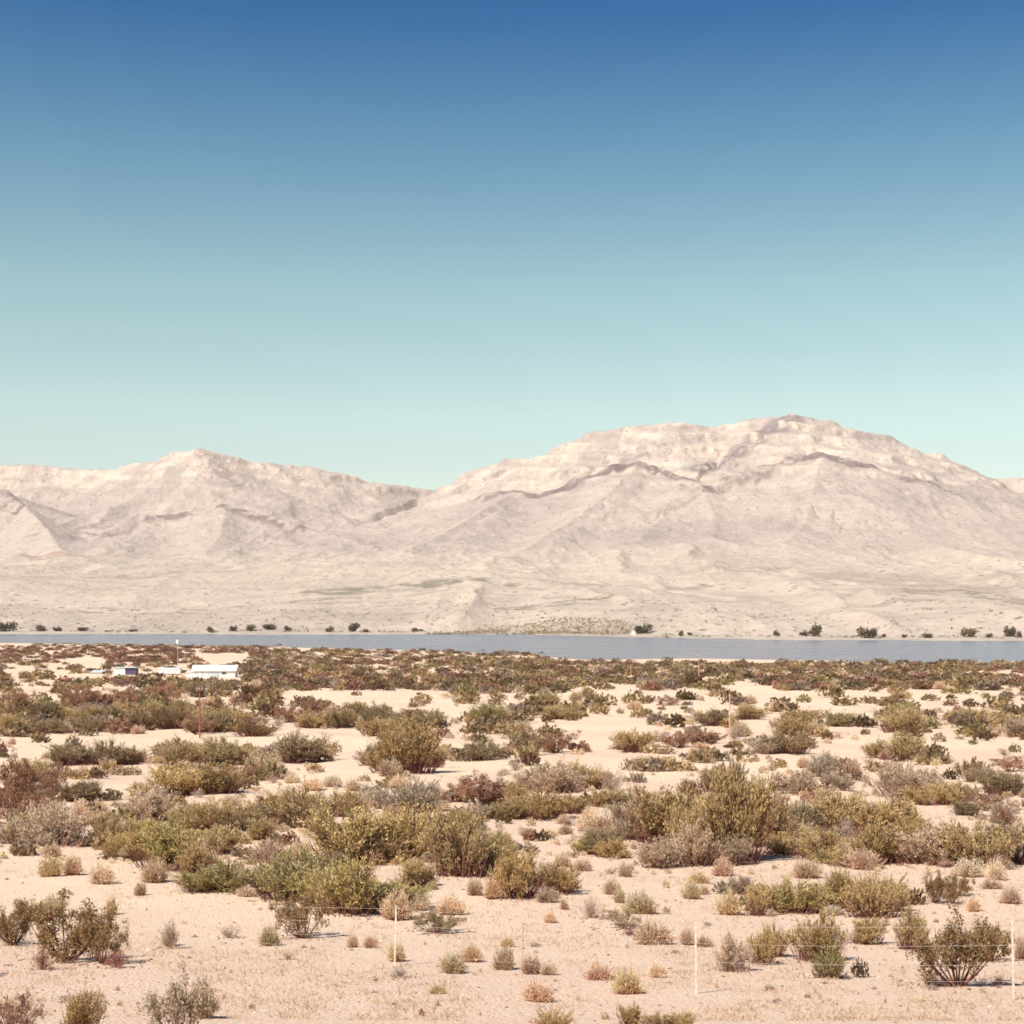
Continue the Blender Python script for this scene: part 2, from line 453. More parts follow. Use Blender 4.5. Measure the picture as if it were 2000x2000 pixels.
def build_mountains():
    uc = np.concatenate([np.linspace(-0.75, -0.37, 90, endpoint=False), np.linspace(-0.37, 0.37, 760, endpoint=False), np.linspace(0.37, 0.75, 90)])
    ys = np.concatenate([np.linspace(1180, 2000, 190, endpoint=False), np.linspace(2000, 5150, 330, endpoint=False), np.linspace(5150, 6600, 30)])
    X = uc[None, :] * ys[:, None]; Y = np.repeat(ys[:, None], len(uc), 1)
    PX = CX + F * uc[None, :] + 0 * Y
    dfar = CAMZ * F / (np.interp(PX, FS_X, FS_Y) - HY)
    s = Y - dfar + 70 * (fbm(X / 60, Y / 400, 19, 4) - 0.5)
    base = np.interp(s, [-300, 0, 26, 50, 150, 240, 420, 520, 800, 1100, 1600, 2400, 3400, 4000, 6000],
                        [-8, 0, 1.4, 2.4, 17, 21, 26, 36, 47, 72, 104, 190, 310, 330, 150])
    # badland bluffs cut by gullies above the shore
    wob = (fbm(X / 160, Y / 300, 21, 3) - 0.5) * 110
    bl = ridged((X + wob) / 130, (Y + wob) / 900, 31, 3, 0.42)
    lobe = fbm(X / 300, Y / 800, 33, 3)
    amp = np.interp(s, [0, 38, 90, 200, 420, 900, 1700, 2600], [0, 0, 12, 17, 22, 24, 22, 14])
    base = base + amp * ((bl - 0.45) * 1.1 + (lobe - 0.5) * 1.4)
    # flat-topped terraces with short scarps
    q = (base + 4 * (fbm(X / 300, Y / 200, 71, 3) - 0.5)) / 11.0
    fr = q - np.floor(q)
    terr = (np.floor(q) + sstep(0.55, 1.0, fr)) * 11.0
    wt = np.interp(s, [0, 60, 200, 1300, 2000], [0, 0, 0.12, 0.15, 0])
    base = base * (1 - wt) + terr * wt
    Z = base
    wx = X + (fbm(X / 260, Y / 260, 40, 3) - 0.5) * 150
    wy = Y + (fbm(X / 260, Y / 260, 50, 3) - 0.5) * 150
    for i, (pts, k1, k2, L, A, lam) in enumerate(RIDGES):
        h = ridge_height(X, Y, wx, wy, pts, k1, k2, L, A, lam, 100 + i * 17)
        Z = np.where(h > -1e8, smax(Z, h, 14 if len(pts) > 5 else 34) if i else np.maximum(Z, h), Z)
    # keep the smooth union from lifting the skyline
    fineamp = np.interp(s, [0, 60, 300, 1500, 3300], [0, 0.3, 1.5, 6, 11])
    Z = Z + fineamp * (ridged(X / 95, Y / 120, 61, 5, 0.6) - 0.5) + fineamp * 0.9 * (fbm(X / 30, Y / 40, 63, 3, 0.6) - 0.5)
    # stepped strata high on the faces
    dip = Z + 0.05 * X + 110 * (fbm(X / 700, Y / 700, 15, 3) - 0.5)
    q = dip / 46.0; fr = q - np.floor(q)
    ws = sstep(270, 400, Z)
    Z = Z + ws * (1 - sstep(560, 600, Z)) * (sstep(0.25, 0.8, fr) - fr) * (2 + 20 * sstep(0.35, 0.65, fbm(X / 220, Y / 220, 17, 3)))

    # ---- rock colours that belong to the rock itself
    gx = np.gradient(Z, axis=1) / np.gradient(X, axis=1); gy = np.gradient(Z, axis=0) / np.gradient(Y, axis=0)
    slope = np.hypot(gx, gy)
    n1 = fbm(X / 420, Y / 420, 81, 4); n2 = fbm(X / 110, Y / 150, 83, 4)
    pink = np.array([0.585, 0.475, 0.405]); cream = np.array([0.69, 0.565, 0.455]); mauve = np.array([0.51, 0.41, 0.36])
    rock = np.array([0.215, 0.150, 0.148]); gravel = np.array([0.46, 0.345, 0.295]); sage = np.array([0.29, 0.255, 0.18]); red = np.array([0.50, 0.32, 0.27])
    def blend(c, k, w): return c * (1 - w[..., None]) + k * w[..., None]
    C = np.zeros(X.shape + (3,)) + pink
    C = blend(C, mauve, sstep(0.42, 0.66, n1))
    low = 1 - sstep(60, 170, Z)
    C = blend(C, cream, np.clip(low * sstep(0.36, 0.56, n2 * 0.5 + n1 * 0.5) + 0.55 * low, 0, 1))
    C = blend(C, np.array([0.76, 0.62, 0.505]), np.clip(1 - sstep(250, 700, s), 0, 1) * sstep(0.30, 0.55, n2 * 0.6 + n1 * 0.4) * 0.8)
    # pale limestone beds near the top
    bed = sstep(0.30, 0.50, fr) * (1 - sstep(0.72, 0.86, fr))
    C = blend(C, cream * 1.06, np.clip(ws * (0.6 + 0.4 * bed) * sstep(0.40, 0.56, fbm(X / 60, Y / 90, 87, 4)) * 0.95, 0, 1))
    C = blend(C, mauve * 0.92, 0.5 * ws * (1 - bed) * sstep(0.46, 0.6, fbm(X / 45, Y / 70, 89, 4)))
    # dark outcrops along the caps of the front hills
    PY = HY - F * (Z - CAMZ) / Y
    PXX = CX + F * X / Y
    def band(pts, wid, lo, hi, seed, col=rock, strength=0.75, fr_=24.):
        nonlocal C
        P = np.array([W(*p) for p in pts]); d = np.full(X.shape, 1e9); dz = np.full(X.shape, 1e9)
        for a, b in zip(P[:-1], P[1:]):
            e = b - a; t = np.clip(((X - a[0]) * e[0] + (Y - a[1]) * e[1]) / (e[0] ** 2 + e[1] ** 2), 0, 1)
            dd = np.hypot(X - a[0] - t * e[0], Y - a[1] - t * e[1])
            d = np.minimum(d, dd)
        w = (1 - sstep(wid * 0.4, wid, d)) * sstep(lo + 0.07, hi + 0.05, fbm(X / fr_, Y / fr_, seed, 4))
        C = blend(C, col, np.clip(w * strength, 0, 1))
    band(RIDGES[2][0][1:9], 65, 0.34, 0.56, 201)
    band([(1540, 893, 4150), (1600, 888, 4170), (1690, 908, 4130)], 60, 0.2, 0.45, 202)
    band(RIDGES[7][0][1:10], 75, 0.38, 0.55, 203)
    band([(1095, 947, 4330), (1205, 916, 4380), (1250, 904, 4400), (1335, 932, 4300)], 60, 0.28, 0.5, 204)
    band(RIDGES[11][0][1:8], 55, 0.36, 0.56, 205)
    band([(-40, 950, 4100), (10, 957, 4080), (50, 990, 3900)], 60, 0.4, 0.6, 206)
    band([(1535, 822, 4800), (1480, 845, 4700), (1430, 868, 4600), (1385, 890, 4500)], 85, 0.25, 0.5, 207, np.array([0.235, 0.185, 0.19]), 0.8)
    band([(1300, 855, 4700), (1200, 878, 4650), (1120, 905, 4560)], 60, 0.42, 0.6, 208, rock * 1.3, 0.6)
    band([(395, 880, 4490), (430, 905, 4420), (455, 925, 4350)], 35, 0.3, 0.5, 209, rock * 1.25, 0.6)
    band([(140, 1005, 3850), (200, 1015, 3780), (110, 1040, 3500)], 110, 0.46, 0.62, 210, rock * 1.4, 0.6)
    band([(110, 1078, 2950), (75, 1088, 2900), (150, 1095, 2850)], 60, 0.3, 0.5, 211, red, 0.7)
    band([(640, 1168, 2050), (760, 1152, 2150), (900, 1140, 2250), (960, 1142, 2200)], 60, 0.3, 0.5, 212, sage, 0.8)
    band([(1000, 1215, 1640), (1090, 1205, 1690), (1160, 1192, 1750)], 40, 0.32, 0.5, 213, sage, 0.8, 14.)
    band([(1850, 1150, 2050), (1950, 1160, 1900), (2050, 1165, 1850)], 110, 0.34, 0.52, 214, sage, 0.8, 20.)
    for pts, wid, col, st_ in (([(0, 1143, 2350), (200, 1141, 2350), (450, 1130, 2450)], 45, gravel, 0.5), ([(100, 1207, 1690), (500, 1190, 1780), (700, 1178, 1900), (950, 1163, 2050)], 16, gravel, 0.8),
                              ([(60, 1200, 1730), (480, 1183, 1840), (700, 1170, 1950)], 12, gravel, 0.7), ([(570, 1176, 1900), (660, 1172, 1950)], 30, rock, 0.6),
                              ([(1050, 1133, 2250), (1150, 1143, 2150), (1270, 1160, 2000)], 30, gravel, 0.6), ([(1270, 1160, 2000), (1400, 1148, 2120)], 24, gravel, 0.7),
                              ([(1480, 1122, 2400), (1750, 1130, 2300), (2020, 1142, 2200)], 190, gravel, 0.55), ([(1560, 1152, 2080), (1760, 1148, 2100), (2020, 1168, 1900)], 70, gravel, 0.6),
                              ([(1430, 1203, 1600), (1530, 1225, 1480)], 26, gravel, 0.8), ([(1680, 1196, 1660), (1800, 1190, 1690), (2020, 1200, 1600)], 26, gravel, 0.6)):
        band(pts, wid, 0.30, 0.52, int(wid * 7 + pts[0][0]), col, st_, 60.)
    # dark gravel on the terrace treads
    st = fbm(X / 340, Y / 55, 91, 4)
    tread = (1 - sstep(0.06, 0.17, slope)) * np.interp(s, [0, 90, 220, 1300, 1900], [0, 0, 1, 1, 0])
    C = blend(C, gravel, np.clip(tread * sstep(0.46, 0.60, st) * 0.4, 0, 1))
    C = blend(C, rock * 1.2, np.clip(sstep(0.75, 1.15, slope) * ws * 0.35, 0, 1))
    # bright beach at the water's edge
    C = blend(C, np.array([0.68, 0.575, 0.46]), 1 - sstep(24, 48, s))
    # the green flat by the water
    C = blend(C, np.array([0.30, 0.27, 0.17]), sstep(880, 960, PXX) * (1 - sstep(1200, 1270, PXX)) * sstep(8, 22, s) * (1 - sstep(60, 110, s)) * 0.3)
    nr, nc = X.shape
    v = np.stack([X, Y, Z], -1).reshape(-1, 3)
    i = np.arange(nr * nc).reshape(nr, nc)
    f = np.stack([i[:-1, :-1], i[:-1, 1:], i[1:, 1:], i[1:, :-1]], -1).reshape(-1, 4)
    tag(obj('mountain_range', mesh_np('mountain_range', v, f, col=C.reshape(-1, 3), smooth=True), M['mountain']), kind='structure',
        label='pale pink bare mountain range with banded cliffs beyond the lake')
    return X, Y, Z, uc, ys
MX, MY, MZ, MU, MYS = build_mountains()

def far_z(x, y):
    u = x / y
    i = int(np.clip(np.searchsorted(MYS, y), 1, len(MYS) - 1)); j = int(np.clip(np.searchsorted(MU, u), 1, len(MU) - 1))
    return float(MZ[i - 1:i + 1, j - 1:j + 1].mean())
# ------------------------------------------------------------------ plants: shapes
def unit(v):
    return v / np.maximum(np.linalg.norm(v, axis=-1, keepdims=True), 1e-9)

def cards(pos, dirs, length, width, r):
    """little leaf blades: pos (n,3) base, dirs (n,3) unit, one quad each (diamond folded out of plane)"""
    n = len(pos)
    side = unit(np.cross(dirs, unit(r.normal(size=(n, 3)))))
    L = (length * r.uniform(0.6, 1.3, n))[:, None]; Wd = (width * r.uniform(0.6, 1.3, n))[:, None]
    v = np.stack([pos, pos + dirs * L * 0.5 + side * Wd, pos + dirs * L, pos + dirs * L * 0.5 - side * Wd], 1).reshape(-1, 3)
    f = np.arange(4 * n).reshape(n, 4)
    return v, f

def sticks(p0, p1, r0, r1):
    """tapered three-sided sticks between point pairs"""
    n = len(p0); d = unit(p1 - p0)
    ref = np.tile(np.array([[0.3, 0.9, 0.2]]), (n, 1))
    a = unit(np.cross(d, ref)); b = np.cross(d, a)
    r0 = np.broadcast_to(r0, (n,))[:, None]; r1 = np.broadcast_to(r1, (n,))[:, None]
    vs = []
    for p, rr in ((p0, r0), (p1, r1)):
        for k in range(3):
            t = 2.0944 * k
            vs.append(p + (a * math.cos(t) + b * math.sin(t)) * rr)
    v = np.stack(vs, 1).reshape(-1, 3)
    i = (np.arange(n) * 6)[:, None]
    f = np.concatenate([i + np.array([[0, 1, 4, 3]]), i + np.array([[1, 2, 5, 4]]), i + np.array([[2, 0, 3, 5]])], 0)
    return v, f

def join(parts):
    V = []; Fc = []; o = 0
    for v, f in parts:
        V.append(v); Fc.append(f + o); o += len(v)
    return np.concatenate(V), np.concatenate(Fc)

def bez(p0, p1, p2, t):
    t = t[..., None]
    return p0 * (1 - t) ** 2 + p1 * 2 * t * (1 - t) + p2 * t ** 2

def proto_brush(seed, stems=46, twigs=10, leaves=25, leaf=0.066, lw=0.0105, lobes=6, loose=0.16):
    """broad brushy desert shrub, radius 1, height 1; many ascending twigs"""
    r = np.random.default_rng(seed)
    ang = r.uniform(0, 6.283, lobes); rad = r.uniform(0.15, 0.62, lobes); lh = r.uniform(0.62, 1.0, lobes); lr = r.uniform(0.34, 0.55, lobes)
    lh[np.argmin(rad)] = 1.0
    lob = r.integers(0, lobes, stems)
    q = r.uniform(0, 1, stems) ** 0.5; th = r.uniform(0, 6.283, stems)
    tip = np.stack([np.cos(ang[lob]) * rad[lob] + np.cos(th) * q * lr[lob], np.sin(ang[lob]) * rad[lob] + np.sin(th) * q * lr[lob],
                    lh[lob] * (0.30 + 0.62 * np.sqrt(np.maximum(0, 1 - q ** 2))) * r.uniform(0.8, 1.06, stems)], 1)
    base = np.stack([tip[:, 0] * 0.42, tip[:, 1] * 0.42, np.zeros(stems)], 1) + r.normal(0, 0.05, (stems, 3)) * [1, 1, 0]
    mid = base * 0.6 + tip * 0.4; mid[:, 2] = tip[:, 2] * 0.62
    S = []
    ts = np.linspace(0, 1, 5)
    for i in range(4):
        S.append(sticks(bez(base, mid, tip, np.full(stems, ts[i])), bez(base, mid, tip, np.full(stems, ts[i + 1])), 0.016 - 0.0032 * i, 0.0128 - 0.0032 * i))
    tt = r.uniform(0.2, 1.0, (stems, twigs))
    tp = bez(base[:, None], mid[:, None], tip[:, None], tt).reshape(-1, 3)
    outw = unit(np.stack([tp[:, 0] - 0.25 * np.repeat(base[:, 0], twigs), tp[:, 1] - 0.25 * np.repeat(base[:, 1], twigs), np.full(len(tp), 0.0)], 1) + 1e-6)
    td = unit(outw * r.uniform(0.0, 0.9, (len(tp), 1)) + np.array([0, 0, 1.0]) * r.uniform(0.35, 1.2, (len(tp), 1)) + r.normal(0, 0.42, (len(tp), 3)))
    tl = r.uniform(0.12, 0.30, len(tp)) * np.where(r.uniform(0, 1, len(tp)) < 0.08, 1.7, 1.0)
    te = tp + td * tl[:, None]
    S.append(sticks(tp, te, 0.007, 0.004))
    ne = 130; ta = r.uniform(0, 6.283, ne); tr = r.uniform(0.1, 0.75, ne); b0 = np.stack([np.cos(ta) * tr * 0.8, np.sin(ta) * tr * 0.8, np.zeros(ne)], 1)  # extra low sticks, added to give the shrub foot its dark maroon shade
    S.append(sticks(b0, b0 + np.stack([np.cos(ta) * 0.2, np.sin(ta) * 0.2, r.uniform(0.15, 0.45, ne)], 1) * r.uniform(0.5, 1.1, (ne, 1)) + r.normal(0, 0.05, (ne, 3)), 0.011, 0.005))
    k = r.uniform(0.1, 1.08, (len(tp), leaves))
    lp = (tp[:, None] + td[:, None] * (tl[:, None] * k)[..., None]).reshape(-1, 3) + r.normal(0, loose * 0.16, (len(tp) * leaves, 3))
    ld = unit(np.repeat(td, leaves, 0) * 0.85 + r.normal(0, 0.42, (len(lp), 3)) + np.array([0, 0, 0.35]))
    sp = np.repeat(np.repeat(np.clip(r.normal(0.72, 0.28, stems), 0.12, 1.0), twigs), leaves)
    keep = (lp[:, 2] > 0.015) & (r.uniform(0, 1, len(lp)) < sp)
    return cards(lp[keep], ld[keep], leaf, lw, r), join(S)

def proto_creosote(seed, stems=13, clusters=8, leaves=54, leaf=0.046, lw=0.015):
    """open vase-shaped bush: bare stems fanning from one crown, dark leaf tufts towards the ends"""
    r = np.random.default_rng(seed)
    th = np.linspace(0, 6.283, stems, endpoint=False) + r.normal(0, 0.25, stems)
    q = r.uniform(0.25, 0.95, stems)
    tip = np.stack([np.cos(th) * q, np.sin(th) * q, r.uniform(0.62, 1.0, stems) * (1.08 - 0.42 * q)], 1)
    base = np.stack([np.cos(th), np.sin(th), np.zeros(stems)], 1) * 0.05
    mid = base * 0.35 + tip * 0.65; mid[:, 2] = tip[:, 2] * 0.40
    S = []; ts = np.linspace(0, 1, 7)
    for i in range(6):
        S.append(sticks(bez(base, mid, tip, np.full(stems, ts[i])), bez(base, mid, tip, np.full(stems, ts[i + 1])), 0.020 - 0.0027 * i, 0.0173 - 0.0027 * i))
    tt = r.uniform(0.38, 1.0, (stems, clusters))
    p = bez(base[:, None], mid[:, None], tip[:, None], tt).reshape(-1, 3)
    d = unit(r.normal(0, 1, (len(p), 3)) + np.array([0, 0, 0.8]))
    c = p + d * r.uniform(0.06, 0.22, len(p))[:, None]
    c[:, 2] = np.maximum(c[:, 2], 0.12)
    S.append(sticks(p, c, 0.007, 0.004))
    off = unit(r.normal(size=(len(c), leaves, 3))) * (r.uniform(0, 1, (len(c), leaves, 1)) ** 0.5) * r.uniform(0.07, 0.15, (len(c), 1, 1))
    lp = (c[:, None] + off).reshape(-1, 3)
    ld = unit(r.normal(size=(len(lp), 3)) + np.array([0, 0, 0.5]))
    return cards(lp, ld, leaf, lw, r), join(S)

def proto_clump(seed, blades=380, heads=2400, flat=0.0, spread=0.34):
    """rounded tuft of dry straw: bare reddish stalks below, pale seed heads over the dome"""
    r = np.random.default_rng(seed)
    def dome(n, lo=0.0):
        th = r.uniform(0, 6.283, n); cz = r.uniform(lo, 1.0, n)
        el = np.arcsin(cz * 0.93 + 0.07)
        lump = 0.80 + 0.13 * np.sin(th * 3 + seed) + 0.10 * np.sin(th * 5 + 2.3 * seed + el * 4) + r.normal(0, 0.09, n)
        return np.stack([np.cos(th) * np.cos(el) * lump, np.sin(th) * np.cos(el) * lump, np.sin(el) * lump], 1)
    e = dome(blades)
    b = np.stack([e[:, 0] * spread, e[:, 1] * spread, np.zeros(blades)], 1) + r.normal(0, 0.05, (blades, 3)) * [1, 1, 0]
    e = b + (e - b) * np.where(r.uniform(0, 1, (blades, 1)) < 0.18, r.uniform(1.0, 1.25, (blades, 1)), r.uniform(0.5, 0.9, (blades, 1)))
    S = sticks(b, e, 0.013, 0.007)
    h = dome(heads, 0.16)
    hb = np.stack([h[:, 0] * spread, h[:, 1] * spread, np.zeros(heads)], 1)
    d = unit(h - hb)
    pos = h - d * r.uniform(0.05, 0.34, (heads, 1))
    dd = unit(d + r.normal(0, 0.34, (heads, 3)))
    kp = r.uniform(0, 1, heads) < 0.45 + 0.55 * (np.sin(np.arctan2(h[:, 1], h[:, 0]) * 2 + seed * 1.7) > -0.35)
    pos, dd = pos[kp], dd[kp]
    C = cards(pos, dd, 0.15, 0.02, r)
    return C, S

def proto_twigs(seed, stems=26, kids=6):
    """leafless grey or rusty twig bush"""
    r = np.random.default_rng(seed)
    th = r.uniform(0, 6.283, stems); q = r.uniform(0.1, 0.9, stems)
    tip = np.stack([np.cos(th) * q, np.sin(th) * q, r.uniform(0.45, 1.0, stems) * (1.05 - 0.45 * q)], 1)
    base = tip * [0.18, 0.18, 0]; mid = base * 0.5 + tip * 0.5; mid[:, 2] = tip[:, 2] * 0.4
    S = []; ts = np.linspace(0, 1, 4)
    for i in range(3):
        S.append(sticks(bez(base, mid, tip, np.full(stems, ts[i])), bez(base, mid, tip, np.full(stems, ts[i + 1])), 0.017 - 0.004 * i, 0.013 - 0.004 * i))
    tt = r.uniform(0.25, 1, (stems, kids)); p = bez(base[:, None], mid[:, None], tip[:, None], tt).reshape(-1, 3)
    d = unit(r.normal(0, 0.8, (len(p), 3)) + np.array([0, 0, 0.7])); e = p + d * r.uniform(0.12, 0.34, len(p))[:, None]
    e[:, 2] = np.maximum(e[:, 2], 0.02)
    S.append(sticks(p, e, 0.007, 0.004))
    p2 = np.repeat(p + (e - p) * 0.5, 3, 0); d2 = unit(r.normal(0, 1, (len(p2), 3)) + np.array([0, 0, 0.4])); e2 = p2 + d2 * r.uniform(0.05, 0.18, len(p2))[:, None]
    S.append(sticks(p2, e2, 0.005, 0.003))
    lp = np.repeat(e, 5, 0) + r.normal(0, 0.05, (len(e) * 5, 3))
    lp[:, 2] = np.maximum(lp[:, 2], 0.01)
    C = cards(lp, unit(r.normal(size=(len(lp), 3))), 0.05, 0.012, r)
    return C, join(S)

PROTO = {'G': [], 'C': [], 'D': [], 'T': []}
for k in range(10):
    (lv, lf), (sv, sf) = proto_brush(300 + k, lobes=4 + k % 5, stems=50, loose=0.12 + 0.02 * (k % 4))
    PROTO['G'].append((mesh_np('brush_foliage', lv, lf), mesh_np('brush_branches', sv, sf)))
for k in range(4):
    (lv, lf), (sv, sf) = proto_creosote(400 + k)
    PROTO['C'].append((mesh_np('creosote_foliage', lv, lf), mesh_np('creosote_branches', sv, sf)))
for k in range(8):
    (lv, lf), (sv, sf) = proto_clump(500 + k, spread=0.22 + 0.05 * (k % 4))
    PROTO['D'].append((mesh_np('straw_heads', lv, lf), mesh_np('straw_stalks', sv, sf)))
for k in range(3):
    (lv, lf), (sv, sf) = proto_twigs(600 + k)
    PROTO['T'].append((mesh_np('twig_leaves', lv, lf), mesh_np('twig_branches', sv, sf)))
for k in PROTO:
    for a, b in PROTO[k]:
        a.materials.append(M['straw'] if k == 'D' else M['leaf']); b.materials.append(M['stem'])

TONE = {   # leaf colour, branch colour (shrubs: maroon inner shade painted into it), word
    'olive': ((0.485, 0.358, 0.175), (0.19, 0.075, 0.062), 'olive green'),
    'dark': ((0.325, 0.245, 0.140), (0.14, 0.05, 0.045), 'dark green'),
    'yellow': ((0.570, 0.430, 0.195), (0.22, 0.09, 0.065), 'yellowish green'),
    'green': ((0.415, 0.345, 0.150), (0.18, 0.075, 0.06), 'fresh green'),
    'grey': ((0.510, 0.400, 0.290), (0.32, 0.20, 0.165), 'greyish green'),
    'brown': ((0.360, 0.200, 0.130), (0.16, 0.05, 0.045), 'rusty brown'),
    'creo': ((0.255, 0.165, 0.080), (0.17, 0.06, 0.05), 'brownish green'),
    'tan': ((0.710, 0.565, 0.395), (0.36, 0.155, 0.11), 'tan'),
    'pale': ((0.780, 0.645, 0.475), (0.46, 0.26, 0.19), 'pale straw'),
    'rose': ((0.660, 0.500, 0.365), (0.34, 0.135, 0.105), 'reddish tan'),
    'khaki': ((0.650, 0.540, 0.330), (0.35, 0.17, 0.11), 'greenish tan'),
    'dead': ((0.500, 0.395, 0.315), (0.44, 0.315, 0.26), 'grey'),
    'rust': ((0.400, 0.205, 0.140), (0.30, 0.12, 0.09), 'rust red'),
}
